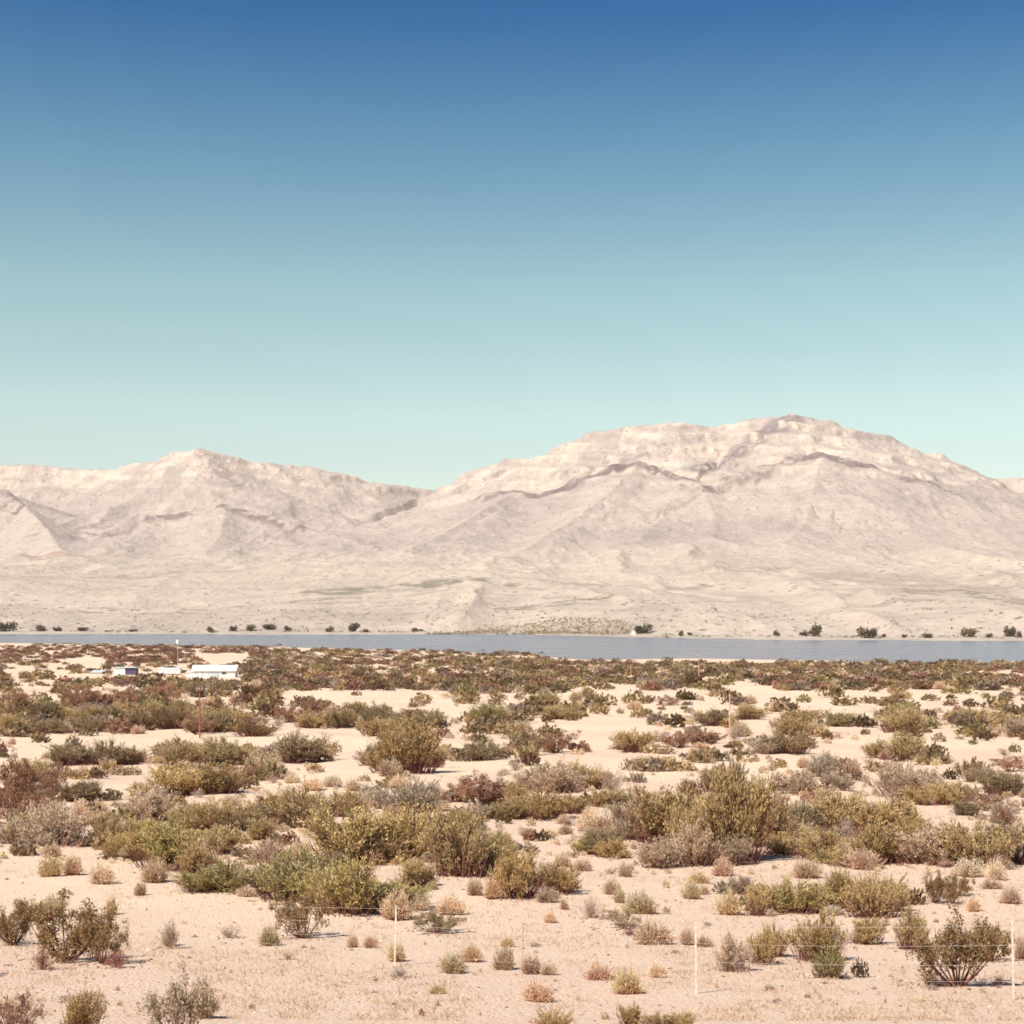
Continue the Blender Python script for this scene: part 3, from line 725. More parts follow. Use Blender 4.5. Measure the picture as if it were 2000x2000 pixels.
# ------------------------------------------------------------------ plants: where they stand
# (middle x, foot y, width, height in photo pixels, kind, tone[, own label])
H = [
 # far left, middle distance
 (145,1435,120,38,'G','dark'),(220,1408,45,28,'G','olive'),(300,1423,70,45,'G','dark'),(448,1424,95,42,'G','olive'),(27,1440,55,32,'G','dark'),
 (73,1408,55,38,'G','dark'),(10,1400,40,35,'G','olive'),(160,1387,80,45,'C','brown'),(240,1383,80,36,'C','brown'),(320,1375,85,36,'C','brown'),(200,1385,60,30,'C','brown'),
 (400,1362,70,32,'G','dark','dense dark shrub just behind the crossarm of the brown utility pole'),(112,1355,35,18,'G','dark'),(80,1328,60,22,'G','olive'),(170,1342,65,22,'G','green'),(130,1338,50,18,'C','brown'),
 (490,1321,52,26,'G','dark','dark rounded shrub against the right end of the long white house'),(206,1312,26,18,'G','dark','dark shrub just left of the half shaded white shed'),
 (22,1455,22,8,'T','rust'),(5,1480,25,14,'G','dark'),
 # left slope
 (135,1498,90,42,'G','dark'),(205,1496,100,46,'G','dark','dark shrub with a tall middle topping the left slope'),(40,1590,105,108,'C','brown','large rusty brown shrub at the left edge of the picture'),(15,1598,60,60,'C','brown'),
 (158,1523,95,25,'G','olive'),(158,1568,115,45,'G','dark'),(388,1505,150,58,'G','olive'),(330,1488,60,38,'T','dead'),(445,1495,70,40,'G','olive'),(350,1556,120,62,'G','yellow'),(430,1552,100,60,'G','olive'),
 (275,1605,120,66,'G','grey'),(425,1625,105,60,'G','olive'),(115,1655,140,85,'G','grey'),(75,1650,80,60,'T','dead'),(222,1655,80,66,'G','olive'),(330,1702,150,100,'G','green','broad bright olive shrub above the row of round tan clumps at left'),(290,1680,80,70,'G','yellow'),(375,1708,70,60,'G','olive'),
 (25,1650,60,48,'T','dead'),(276,1490,28,26,'D','rose'),(493,1526,32,40,'G','olive'),(245,1515,60,22,'G','khaki'),(60,1600,52,42,'C','brown'),
 (101,1675,42,30,'D','tan'),(52,1672,34,26,'D','rose'),(30,1668,26,22,'D','tan'),
 (100,1713,44,43,'D','khaki','left of two touching straw clumps with green tops'),(141,1710,42,41,'D','tan','right of two touching straw clumps, tan topped'),
 (198,1728,48,43,'D','tan','round tan straw clump alone on the sand, middle of the left row'),(302,1725,57,46,'D','tan','large round straw clump at the foot of the broad olive shrub'),(273,1750,28,28,'D','tan','small straw clump below the right end of the left row'),
 (249,1658,33,23,'D','tan'),(155,1600,45,34,'D','tan'),(195,1590,36,30,'D','pale'),(170,1612,40,30,'D','rose'),(452,1575,36,22,'D','pale'),(485,1600,40,30,'D','pale'),(488,1622,34,22,'D','pale'),
 (455,1648,25,25,'D','rose'),(432,1668,30,18,'D','pale'),
 # centre left
 (572,1492,120,55,'G','dark'),(655,1470,26,18,'G','olive'),(522,1525,66,54,'G','khaki'),(800,1512,120,98,'G','olive','tall isolated olive shrub standing on open sand left of centre'),(765,1510,70,55,'G','dark'),(735,1495,40,36,'T','dead'),
 (935,1487,76,36,'G','dark'),(592,1618,125,76,'G','olive'),(677,1597,66,50,'G','olive'),(803,1588,110,62,'G','grey'),(766,1598,38,26,'D','rose'),(730,1580,30,22,'D','pale'),
 (935,1578,130,60,'C','brown'),(985,1572,70,42,'C','creo'),(927,1600,92,28,'G','grey'),(690,1690,190,108,'G','yellow','wide yellowish shrub in the thick of the centre brush'),(800,1682,170,104,'G','yellow'),(900,1715,125,128,'G','olive'),(740,1688,90,50,'G','creo'),
 (527,1686,74,46,'D','rose','reddish dome shaped straw clump left of the wide yellowish shrub'),(585,1682,42,44,'D','tan'),
 (440,1745,125,62,'G','green'),(560,1762,150,90,'G','green'),(690,1790,170,108,'G','green','biggest bright green shrub behind the middle fence post'),(640,1772,90,60,'G','yellow'),(795,1735,75,56,'G','olive'),(480,1746,50,40,'G','dark'),(835,1715,16,14,'T','rust'),
 (927,1750,36,35,'D','tan'),(969,1757,53,45,'D','tan','paired tan straw clump with dark foot left of the green centre bush'),(844,1738,26,19,'D','khaki'),(775,1798,60,54,'D','tan','straw clump with dark stalks directly behind the middle fence post'),(818,1780,42,30,'D','pale'),
 (852,1826,96,48,'C','dark','low blackish open bush right of the middle fence post'),(880,1788,48,36,'D','tan'),(592,1836,105,92,'C','creo','small open vase shaped creosote bush left of the middle fence post'),(527,1848,39,36,'D','khaki','round khaki tuft left of the vase shaped creosote'),
 (689,1851,20,24,'D','tan'),(724,1852,26,23,'D','rose'),(776,1879,32,34,'D','khaki','greenish tuft at the foot of the middle fence post'),(920,1880,40,34,'D','tan'),(883,1902,48,36,'D','khaki'),(985,1895,42,42,'D','tan'),(990,1850,26,18,'D','khaki'),(855,1942,26,17,'D','khaki'),
 (780,1912,60,22,'T','dead'),(562,1875,28,15,'T','dead'),(824,1985,14,15,'T','rust'),
 (570,1530,40,24,'D','pale'),(610,1545,46,26,'D','pale'),(650,1538,44,24,'D','pale'),(690,1545,40,24,'D','pale'),(560,1560,40,22,'D','pale'),(780,1540,50,26,'D','pale'),(850,1612,44,22,'D','pale'),(890,1610,36,18,'D','pale'),(830,1630,30,18,'D','rose'),
 # centre right
 (1030,1478,80,55,'C','dark'),(1085,1472,90,42,'C','brown','dark rusty bush beside bare sand near the middle of the plain'),(955,1415,110,28,'G','olive'),(960,1437,120,28,'G','olive'),(1245,1472,76,44,'G','olive'),(1325,1462,92,35,'C','brown'),(1290,1474,60,22,'G','khaki'),
 (1300,1508,130,28,'G','olive'),(1390,1488,42,30,'G','olive'),(1476,1488,15,14,'D','rose'),(1080,1550,120,58,'G','grey'),(1120,1540,80,50,'G','olive'),(1060,1602,110,58,'G','olive'),(1005,1580,62,46,'G','olive'),(1195,1546,72,44,'T','dead'),
 (1192,1580,105,40,'G','olive'),(1245,1529,40,22,'G','grey'),(1310,1655,150,125,'G','olive'),(1420,1688,150,172,'G','olive','tallest widest olive bush right of the picture centre'),(1360,1692,120,82,'G','grey'),(1455,1660,90,100,'G','creo'),
 (1430,1562,72,72,'G','dark'),(1475,1553,60,42,'T','dead'),(1385,1690,60,50,'T','dead'),(1186,1673,86,53,'G','dark','low dark shrub on the sand left of the tallest bush'),(1165,1625,66,40,'D','pale'),(1200,1614,40,36,'D','pale'),(1150,1602,36,26,'D','pale'),(1180,1645,40,28,'D','pale'),
 (1030,1632,40,16,'D','pale'),(1070,1634,40,16,'D','pale'),(1105,1630,30,20,'D','rose'),(1100,1610,34,18,'D','rose'),(1270,1687,35,32,'D','tan'),(1302,1685,33,30,'D','pale'),(1089,1651,14,11,'D','rose'),(1138,1702,36,25,'D','rose'),(1100,1694,33,27,'D','tan'),
 (1220,1713,32,28,'D','rose'),(1190,1708,22,14,'D','rose'),(1412,1712,47,39,'D','rose','round reddish tuft at the foot of the tallest bush'),(1366,1726,44,24,'D','khaki'),(1025,1757,115,90,'G','olive','rounded olive bush in the middle of the open foreground sand'),(985,1745,50,60,'G','olive'),(1108,1742,46,33,'G','yellow'),
 (1195,1748,39,35,'D','pale'),(1210,1764,28,28,'D','khaki'),(1252,1786,51,40,'D','khaki','pale grey green dome over a red shadow right of centre'),(1301,1735,17,18,'D','khaki'),(1215,1815,80,35,'C','dark','low dark brown bush with dead branches lying in front'),(1155,1795,62,42,'T','dead'),
 (1275,1846,60,43,'D','tan'),(1342,1846,28,31,'D','rose','small reddish tuft left of the slender white fence post'),(1375,1850,27,20,'D','rose'),(1075,1803,22,21,'D','tan'),(1103,1777,20,22,'D','rose'),(1302,1786,18,16,'D','tan'),
 (1037,1903,42,33,'D','rose'),(1070,1905,28,23,'D','pale'),(1052,1958,51,37,'D','rose','reddish straw clump on the bottom sand near the middle'),(1225,1943,50,46,'D','khaki','greenish straw tuft with red foot in the bottom foreground'),(1170,1915,46,30,'D','rose'),(1283,1910,37,27,'D','pale'),
 (1352,1757,34,36,'D','khaki'),(1375,1748,22,20,'D','tan'),(1080,2012,62,36,'G','olive'),(1232,2006,50,46,'G','olive','dull green shrub cut by the bottom edge right of centre'),(1310,2014,92,38,'G','olive'),(1182,1992,20,15,'G','khaki'),
 (1230,1828,50,14,'T','rust'),
 # right side
 (1540,1473,92,48,'G','dark'),(1760,1488,76,55,'G','olive'),(1805,1495,40,22,'G','olive'),(1568,1500,26,23,'D','rose'),(1523,1500,38,18,'G','olive'),(1612,1512,56,42,'G','grey'),(1663,1512,40,30,'D','rose'),(1565,1555,92,46,'G','grey'),(1635,1530,36,32,'G','grey'),
 (1760,1560,112,72,'G','grey'),(1820,1578,106,46,'G','olive'),(1890,1528,56,45,'C','creo'),(1965,1556,92,50,'G','dark'),(1935,1584,112,28,'C','brown'),(1960,1612,60,40,'T','rust'),(1620,1632,122,86,'G','olive'),(1710,1640,130,80,'G','olive'),(1745,1612,70,50,'T','dead'),
 (1600,1682,112,60,'G','olive'),(1720,1690,122,76,'G','olive'),(1810,1690,132,84,'G','grey'),(1900,1696,132,90,'G','olive'),(1985,1690,92,80,'G','dark'),(1655,1650,60,50,'T','dead'),(1850,1680,60,50,'T','dead'),
 (1530,1640,72,44,'D','pale'),(1575,1600,46,36,'D','pale'),(1520,1612,40,28,'D','pale'),(1545,1665,46,28,'D','pale'),(1648,1680,33,35,'D','tan'),(1686,1700,69,41,'D','rose','largest pinkish dome of straw below the right hand brush'),(1576,1717,57,39,'D','tan','round tan dome left of the largest pinkish dome'),
 (1893,1714,67,37,'D','pale'),(1945,1720,45,40,'D','pale'),(1935,1737,43,22,'D','rose'),(1975,1766,41,35,'D','rose','reddish tuft near the right edge above the end fence post'),(1825,1765,62,60,'C','creo','spotted dark bush, left of two above the big creosote'),(1870,1752,66,42,'C','creo','spotted dark bush, right of two above the big creosote'),(1902,1781,28,25,'D','tan'),
 (1425,1788,44,45,'D','khaki'),(1478,1790,52,56,'G','olive'),(1445,1748,60,36,'G','grey'),(1555,1787,130,70,'G','green','long low green bush right of the slender fence post'),(1640,1782,92,76,'G','olive'),(1705,1795,92,86,'G','olive'),(1748,1760,22,20,'D','rose'),(1640,1740,26,28,'D','khaki'),(1700,1745,26,28,'D','khaki'),
 (1430,1899,72,70,'G','grey','soft grey green shrub just right of the slender fence post'),(1490,1885,52,66,'G','olive'),(1505,1870,70,60,'G','olive'),(1600,1880,105,92,'G','olive'),(1620,1912,66,60,'G','green'),(1690,1845,82,56,'G','olive'),(1680,1910,36,36,'G','creo'),
 (1870,1932,185,140,'C','creo','big dark creosote bush with bare stems at lower right'),(1778,1856,56,76,'G','olive','upright green shrub against the left of the big creosote'),(1935,1880,80,75,'C','creo'),(1825,1928,70,26,'T','rust'),(1950,1925,40,18,'T','rust'),(1998,1874,32,42,'D','rose'),
 # bottom left
 (25,1848,115,80,'C','creo'),(130,1882,190,118,'C','creo','big brownish creosote bush at lower left'),(200,1885,105,92,'C','creo'),(103,1792,44,44,'G','khaki','round yellow green shrub behind the lower left creosote'),(85,1896,62,46,'T','rust'),(230,1892,62,34,'T','rust'),(60,1800,60,40,'G','olive'),
 (218,1787,23,33,'D','khaki','slim greenish tuft right of the far left fence post'),(335,1854,52,56,'T','dead','grey feathery bush alone on the sand at left'),(330,1848,30,34,'D','khaki'),(450,1834,46,27,'T','dead'),(30,2024,95,74,'C','brown','rusty bush cut by the bottom left corner'),(165,2028,72,98,'G','olive','thin upright shrub cut by the bottom edge at left'),(350,2036,150,130,'C','grey','open feathery green bush cut by the bottom edge'),(395,1990,60,70,'G','olive'),
]
rngs = np.random.default_rng(11)
plants = []     # dict(px, py, w, h, kind, tone, label)
for e in H:
    cx, by, w, h, k, tone = e[:6]; lab = e[6] if len(e) > 6 else None
    if k == 'G' and w / h > 2.3 and lab is None:
        n = int(round(w / (1.5 * h)))
        for i in range(n):
            f = (i + 0.5) / n - 0.5
            plants.append(dict(px=cx + f * w * 0.8 + rngs.normal(0, 2), py=by - rngs.uniform(0, 0.12) * h, w=w / n * rngs.uniform(1.25, 1.7), h=h * rngs.uniform(0.75, 1.05), k=k, tone=tone, label=None))
    else:
        plants.append(dict(px=cx, py=by, w=w, h=h, k=k, tone=tone, label=lab))

# smaller companions that grow round the big shrubs
for p in list(plants):
    if p['k'] in 'GC' and p['h'] > 30 and 1400 < p['py'] < 1800:
        for _ in range(rngs.integers(2, 5)):
            sd_ = rngs.choice([-1, 1]); kk = p['k'] if rngs.uniform() < 0.6 else 'D'
            f = rngs.uniform(0.42, 0.72); tn = p['tone'] if kk != 'D' else ['tan', 'pale', 'rose', 'khaki'][rngs.integers(4)]
            if kk == 'D': f *= 0.55
            if kk == 'G' and rngs.uniform() < 0.25: tn = ['grey', 'olive', 'yellow', 'dark'][rngs.integers(4)]
            plants.append(dict(px=p['px'] + sd_ * p['w'] * rngs.uniform(0.3, 0.62), py=p['py'] - p['h'] * rngs.uniform(-0.08, 0.35), w=p['w'] * f * 1.2, h=p['h'] * f, k=kk, tone=tn, label=None))

# bare sand between the brush (centre x, y, half width, half height in photo pixels)
CLEAR = [(330,1450,160,16),(690,1480,60,48),(620,1440,120,14),(900,1510,70,30),(1160,1470,75,55),(1170,1420,60,24),(1330,1527,70,10),(1600,1480,60,16),(1640,1400,60,18),(1460,1345,50,10),(80,1470,70,12),
         (1180,1430,120,12),(60,1312,60,6),(230,1352,80,7),(1960,1320,50,6),(420,1370,40,5),(1220,1345,30,8),(1700,1460,60,14),(1900,1480,60,20),(1490,1420,40,14),(418,1327,48,4),(244,1322,24,4),(330,1322,22,4),(192,1321,14,3),(1400,1430,30,10),(250,1470,60,16)]
def cleared(px, py):
    return any(((px - a) / c) ** 2 + ((py - b) / d) ** 2 < 1 for a, b, c, d in CLEAR)

def scatter(n, y0, y1, x0, x1, wr, ar, kinds, patch=0.0, seed=5):
    r = np.random.default_rng(seed)
    for _ in range(n):
        px = r.uniform(x0, x1); py = r.uniform(y0, y1)
        if cleared(px, py): continue
        if patch and float(fbm(px / 150.0, py / 34.0, seed, 3)) < patch: continue
        sc = np.interp(py, [1265, 1300, 1350, 1420, 1500], [0.45, 0.62, 1.0, 1.7, 2.2])
        w = r.uniform(*wr) * sc; h = w * r.uniform(*ar)
        k, tone = kinds[r.integers(len(kinds))]
        if k == 'D': w *= 0.55; h = w * 0.6
        plants.append(dict(px=px, py=py, w=w, h=h, k=k, tone=tone, label=None))
GRN = [('G', 'olive'), ('G', 'olive'), ('G', 'dark'), ('G', 'green'), ('G', 'grey'), ('D', 'tan'), ('C', 'creo')]
BRN = [('C', 'brown'), ('C', 'brown'), ('C', 'creo'), ('G', 'creo'), ('D', 'rose')]
scatter(560, 1342, 1440, -120, 2120, (22, 50), (0.32, 0.56), GRN, 0.345, 5)
scatter(90, 1345, 1440, -120, 620, (20, 46), (0.34, 0.6), BRN, 0.36, 6)
scatter(60, 1440, 1500, -60, 2060, (14, 26), (0.4, 0.65), GRN + BRN + [('D', 'pale'), ('D', 'tan'), ('D', 'rose')], 0.42, 8)
scatter(130, 1380, 1500, -60, 2060, (12, 24), (0.4, 0.6), [('D', 'pale'), ('D', 'tan'), ('D', 'rose'), ('T', 'dead')], 0.38, 9)
scatter(900, 1470, 1710, -60, 2060, (7, 17), (0.4, 0.6), [('D', 'pale'), ('D', 'tan'), ('D', 'rose'), ('D', 'pale'), ('D', 'pale'), ('T', 'dead')], 0.40, 10)
scatter(90, 1730, 1985, -20, 2020, (5, 11), (0.4, 0.6), [('D', 'pale'), ('D', 'rose'), ('T', 'dead'), ('D', 'tan')], 0.0, 12)
scatter(420, 1346, 1480, -80, 2080, (9, 22), (0.34, 0.62), GRN + [('C', 'brown'), ('T', 'dead'), ('D', 'pale'), ('D', 'tan'), ('C', 'creo')], 0.42, 14)
scatter(240, 1470, 1690, -60, 2060, (9, 20), (0.36, 0.6), [('G', 'olive'), ('G', 'grey'), ('C', 'creo'), ('G', 'khaki'), ('T', 'dead'), ('G', 'dark')], 0.47, 15)
scatter(230, 1490, 1705, -40, 2040, (11, 22), (0.5, 0.7), [('D', 'pale'), ('D', 'tan'), ('D', 'pale'), ('D', 'khaki'), ('D', 'rose')], 0.44, 16)
scatter(170, 1480, 1700, -40, 2040, (18, 34), (0.4, 0.6), [('G', 'olive'), ('G', 'grey'), ('G', 'dark'), ('C', 'brown'), ('G', 'green')], 0.46, 17)
# the thick far belts
scatter(1250, 1296, 1350, 480, 2140, (26, 58), (0.26, 0.42), GRN + [('C', 'brown'), ('C', 'brown'), ('G', 'dark')], 0.22, 21)
scatter(420, 1298, 1348, -140, 560, (20, 44), (0.26, 0.42), BRN + GRN, 0.38, 22)
scatter(900, 1262, 1296, -140, 560, (22, 48), (0.2, 0.32), [('C', 'brown'), ('C', 'brown'), ('C', 'brown'), ('G', 'creo'), ('D', 'rose')], 0.24, 23)
scatter(560, 1270, 1298, 480, 1080, (20, 44), (0.26, 0.4), GRN + BRN[:2], 0.26, 24)
scatter(330, 1294, 1312, 1000, 2140, (20, 44), (0.22, 0.36), GRN, 0.36, 25)
scatter(420, 1297, 1306, 1450, 2140, (24, 44), (0.12, 0.2), [('G', 'green'), ('G', 'green'), ('G', 'yellow')], 0.25, 26)
scatter(260, 1256, 1266, 60, 620, (24, 44), (0.1, 0.16), [('G', 'green'), ('G', 'olive')], 0.25, 27)

# brush that goes on beyond both sides of the picture
OUT0 = len(plants)
for x0, x1, sd_ in ((-700, -30, 61), (2030, 2700, 62)):
    scatter(90, 1345, 1480, x0, x1, (18, 44), (0.34, 0.55), GRN + BRN, 0.3, sd_)
    scatter(75, 1480, 1760, x0, x1, (26, 56), (0.4, 0.62), GRN + BRN, 0.38, sd_ + 2)
    scatter(70, 1480, 1990, x0, x1, (9, 20), (0.5, 0.7), [('D', 'pale'), ('D', 'tan'), ('D', 'rose'), ('T', 'dead')], 0.3, sd_ + 4)
    scatter(9, 1780, 1960, x0, x1, (40, 70), (0.5, 0.7), [('G', 'olive'), ('C', 'creo')], 0.0, sd_ + 6)
for i, p in enumerate(plants): p['out'] = i >= OUT0

# settle every plant on the ground
for p in plants:
    x, y = px_to_ground(p['px'], p['py'])
    wm = p['w'] * y / F
    yc = y + 0.36 * wm
    xc = (p['px'] - CX) / F * yc
    zc = float(ground_z(xc, yc))
    top = CAMZ + (HY - (p['py'] - p['h'])) / F * yc
    hm = max(top - zc, 0.32 * p['h'] * y / F, 0.08)
    p.update(x=xc, y=yc, z=zc, wm=wm, hm=hm, area=p['w'] * p['h'], inview=-25 < p['px'] < 2025 and p['py'] - p['h'] < 2000)

shrubs = sorted([p for p in plants if p['k'] in 'GC' and not p['out']], key=lambda p: -p['area'] * p['inview'])
dry = sorted([p for p in plants if p['k'] in 'DT' and not p['out']], key=lambda p: -p['area'] * p['inview'])
NI = 295
single = shrubs[:NI] + dry[:NI]
rest = [p for p in shrubs[NI:] + dry[NI:]]
rest = [p for p in rest]

# ------------------------------------------------------------------ labels that point at one plant
LANDMARK = [(198, 1775, 'the far left fence post'), (770, 1830, 'the middle fence post'), (1360, 1870, 'the slender fence post'), (1980, 1875, 'the right end fence post'),
            (390, 1400, 'the brown utility pole'), (1427, 1405, 'the tall pinkish pole'), (1365, 1312, 'the shorter pinkish pole'), (420, 1312, 'the long white house'), (244, 1312, 'the half shaded white shed'), (332, 1312, 'the pale trailer'),
            (1797, 1334, 'the small white marker'), (800, 1475, 'the tall isolated olive shrub'), (1420, 1610, 'the tallest bush'), (1870, 1870, 'the big lower right creosote'), (130, 1830, 'the big lower left creosote'),
            (690, 1640, 'the wide yellowish shrub'), (690, 1750, 'the biggest bright green shrub'), (330, 1655, 'the broad bright olive shrub'), (1025, 1715, 'the rounded olive bush'), (1686, 1682, 'the largest pinkish dome'),
            (40, 1540, 'the large rusty shrub at the left edge'), (1085, 1455, 'the dark rusty bush'), (1555, 1752, 'the long low green bush'), (198, 1708, 'the lone round straw clump'), (592, 1795, 'the vase shaped creosote'),
            (205, 1475, 'the dark shrub topping the left slope'), (852, 1805, 'the low blackish bush'), (1186, 1650, 'the low dark shrub'), (1252, 1768, 'the pale grey green dome'), (1052, 1942, 'the bottom reddish clump'), (1225, 1922, 'the bottom greenish tuft')]
NOUN = {'G': 'shrub', 'C': 'bush', 'D': 'straw clump', 'T': 'twig bush'}
ORD = ['nearest', 'second nearest', 'third nearest', 'fourth nearest', 'fifth nearest', 'sixth nearest', 'seventh nearest', 'eighth nearest', 'ninth nearest', 'tenth nearest'] + ['%dth nearest' % i for i in range(11, 60)]
buckets = {}
for p in single:
    if p['label']: continue
    cx, cy = p['px'], p['py'] - p['h'] / 2
    lx, ly, ln = min(LANDMARK, key=lambda l: (l[0] - cx) ** 2 + (2.2 * (l[1] - cy)) ** 2)
    dx, dy = cx - lx, (cy - ly) * 2.2
    if abs(dx) > abs(dy): rel = 'right of' if dx > 0 else 'left of'
    else: rel = 'below' if dy > 0 else 'above'
    p['stem'] = (TONE[p['tone']][2], NOUN[p['k']], rel, ln)
    p['dist'] = dx * dx + dy * dy
    buckets.setdefault(p['stem'], []).append(p)
for st, ps in buckets.items():
    ps.sort(key=lambda p: p['dist'])
    for i, p in enumerate(ps):
        tone, noun, rel, ln = st
        p['label'] = ('%s %s %s %s' % (tone, noun, rel, ln)) if len(ps) == 1 else ('%s %s %s %s %s' % (ORD[i], tone, noun, rel, ln))

NAME = {'G': 'desert_shrub', 'C': 'creosote_bush', 'D': 'straw_clump', 'T': 'twig_bush'}
PART = {'G': ('foliage', 'branches'), 'C': ('foliage', 'branches'), 'D': ('seed_heads', 'stalks'), 'T': ('dry_leaves', 'branches')}
GROUP = {'G': 'desert shrubs on the sand', 'C': 'creosote bushes on the sand', 'D': 'dry straw clumps on the sand', 'T': 'bare twig bushes on the sand'}
CAT = {'G': 'shrub', 'C': 'shrub', 'D': 'grass clump', 'T': 'shrub'}
rp = np.random.default_rng(99)
for p in single:
    k = p['k']; a, b = PROTO[k][rp.integers(len(PROTO[k]))]
    t = empty(NAME[k], (p['x'], p['y'], p['z'] - 0.02 * p['hm']), rp.uniform(0, 6.283))
    t.rotation_euler = (rp.normal(0, 0.05), rp.normal(0, 0.05), t.rotation_euler[2])
    if k == 'D' and p['py'] > 1780: p['wm'] *= 1.18; p['hm'] *= 1.12
    wm = p['wm'] * {'G': 1.42, 'C': 1.28, 'D': 1.2, 'T': 1.15}[k]
    an = rp.uniform(0.82, 1.2)
    t.scale = (wm / 2 * an, wm / 2 / an, p['hm'] * (1.12 if k != 'D' else 1.1))
    tag(t, p['label'], CAT[k], GROUP[k])
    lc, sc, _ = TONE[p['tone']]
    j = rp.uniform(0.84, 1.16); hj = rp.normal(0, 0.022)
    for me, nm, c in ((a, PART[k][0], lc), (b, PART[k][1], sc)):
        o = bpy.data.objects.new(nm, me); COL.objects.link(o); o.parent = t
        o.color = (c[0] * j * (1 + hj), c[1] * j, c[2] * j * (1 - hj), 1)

# the rest of the brush, too small and too many to count
def far_brush(name, items, label, cat, bladeL, n=130):
    V = []; Fc = []; Cc = []; off = 0
    r = np.random.default_rng(77)
    kits = []
    for q in range(8):
        th = r.uniform(0, 6.283, n); cz = r.uniform(0, 1, n); rr = r.uniform(0.35, 1.0, n) ** 0.5 * (0.8 + 0.25 * np.sin(3 * th + q))
        el = np.arcsin(cz)
        pos = np.stack([np.cos(th) * np.cos(el) * rr, np.sin(th) * np.cos(el) * rr, np.sin(el) * rr * 0.9], 1)
        d = unit(pos * 0.5 + np.array([0, 0, 0.5]) + r.normal(0, 0.5, (n, 3)))
        kits.append(cards(pos, d, bladeL, bladeL * 0.36, r))
    for p in items:
        v, f = kits[r.integers(8)]
        a = r.uniform(0, 6.283); ca, sa = math.cos(a), math.sin(a)
        w = p['wm'] / 2
        x = (v[:, 0] * ca - v[:, 1] * sa) * w + p['x']; y = (v[:, 0] * sa + v[:, 1] * ca) * w + p['y']; z = v[:, 2] * p['hm'] + p['z']
        V.append(np.stack([x, y, z], 1)); Fc.append(f + off); off += len(v)
        c = np.array(TONE[p['tone']][0]) * (r.uniform(0.5, 1.0) if p['k'] in 'GC' else r.uniform(0.8, 1.1)) * ([1.0, 0.94, 1.0] if p['k'] in 'GC' else [1, 1, 1]); Cc.append(np.tile(c, (len(v), 1)))
    tag(obj(name, mesh_np(name, np.concatenate(V), np.concatenate(Fc), col=np.concatenate(Cc)), M['stuff']), label, cat, kind='stuff')
far_brush('distant_brush', [p for p in rest if p['k'] in 'GC'], 'thick olive and rusty scrub covering the far plain before the lake', 'scrub', 0.36)
far_brush('distant_straw', [p for p in rest if p['k'] in 'DT'], 'tiny pale dry tufts scattered between the shrubs', 'dry grass', 0.34)

far_brush('outlying_brush', [p for p in plants if p['out']], 'scrub and straw that carries on beyond both sides of the view', 'scrub', 0.17, 620)

# sparse low grass, dry litter and stones over the sand
def depth_of(py):
    return np.interp((py - HY) / F, [0.07, 0.088, 0.132, 0.178, 0.222, 0.2383, 0.263, 0.2783, 0.30], [290, 233, 100, 56, 36, 30, 23, 20.5, 18])

def near_grass():
    r = np.random.default_rng(31)
    n = 13000
    px = r.uniform(-80, 2080, n); py = 2020 - 440 * r.uniform(0, 1, n) ** 1.1
    k = fbm(px / 140., py / 40., 44, 3) + 0.05 * (py > 1850) > 0.50
    px, py = px[k], py[k]; n = len(px)
    y = depth_of(py); x = (px - CX) / F * y
    m = 7
    s = np.repeat(r.uniform(0.04, 0.14, n) * (y / 30) ** 0.4, m)
    X = np.repeat(x, m) + r.normal(0, 1, n * m) * s * 0.7; Y = np.repeat(y, m) + r.normal(0, 1, n * m) * s * 0.7
    P0 = np.stack([X, Y, ground_z(X, Y) - 0.008], 1)
    d = unit(r.normal(0, 0.7, (n * m, 3)) * [1, 1, 0.3] + np.array([0, 0, 0.8]))
    v, f = cards(P0, d, 1.0, 0.05, r)
    v = v.reshape(-1, 4, 3); v = P0[:, None] + (v - P0[:, None]) * s[:, None, None]; v = v.reshape(-1, 3)
    c = np.repeat(np.repeat(np.array([[0.60, 0.45, 0.31], [0.52, 0.355, 0.25], [0.66, 0.52, 0.37]])[r.integers(0, 3, n)], m, 0), 4, 0)
    tag(obj('sparse_grass', mesh_np('sparse_grass', v, f, col=c), M['stuff']), 'sparse low dry grass on the near sand', 'grass', kind='stuff')

def stones():
    r = np.random.default_rng(32)
    n = 5200
    px = r.uniform(-80, 2080, n); py = 2020 - 460 * r.uniform(0, 1, n) ** 0.9
    y = depth_of(py) * r.uniform(0.97, 1.03, n); x = (px - CX) / F * y
    sz = r.lognormal(-3.75, 0.5, n) * (y / 30) ** 0.5
    z = ground_z(x, y)
    base = np.array([[1, 0, 0], [0.3, 0.95, 0], [-0.8, 0.6, 0], [-0.8, -0.6, 0], [0.3, -0.95, 0], [0, 0, 0.75]])
    fc = np.array([[0, 1, 5], [1, 2, 5], [2, 3, 5], [3, 4, 5], [4, 0, 5]])
    v = base[None] * r.uniform(0.6, 1.3, (n, 6, 3)) * sz[:, None, None] + np.stack([x, y, z - 0.1 * sz], 1)[:, None]
    f = (np.arange(n)[:, None, None] * 6 + fc[None]).reshape(-1, 3)
    c = np.repeat(np.array([[0.50, 0.36, 0.28], [0.40, 0.26, 0.20], [0.62, 0.50, 0.40], [0.30, 0.19, 0.15]])[r.integers(0, 4, n)], 6, 0)
    tag(obj('scattered_stones', mesh_np('scattered_stones', v.reshape(-1, 3), f, col=c), M['stuff']), 'small pinkish stones strewn over the sand', 'stones', kind='stuff')

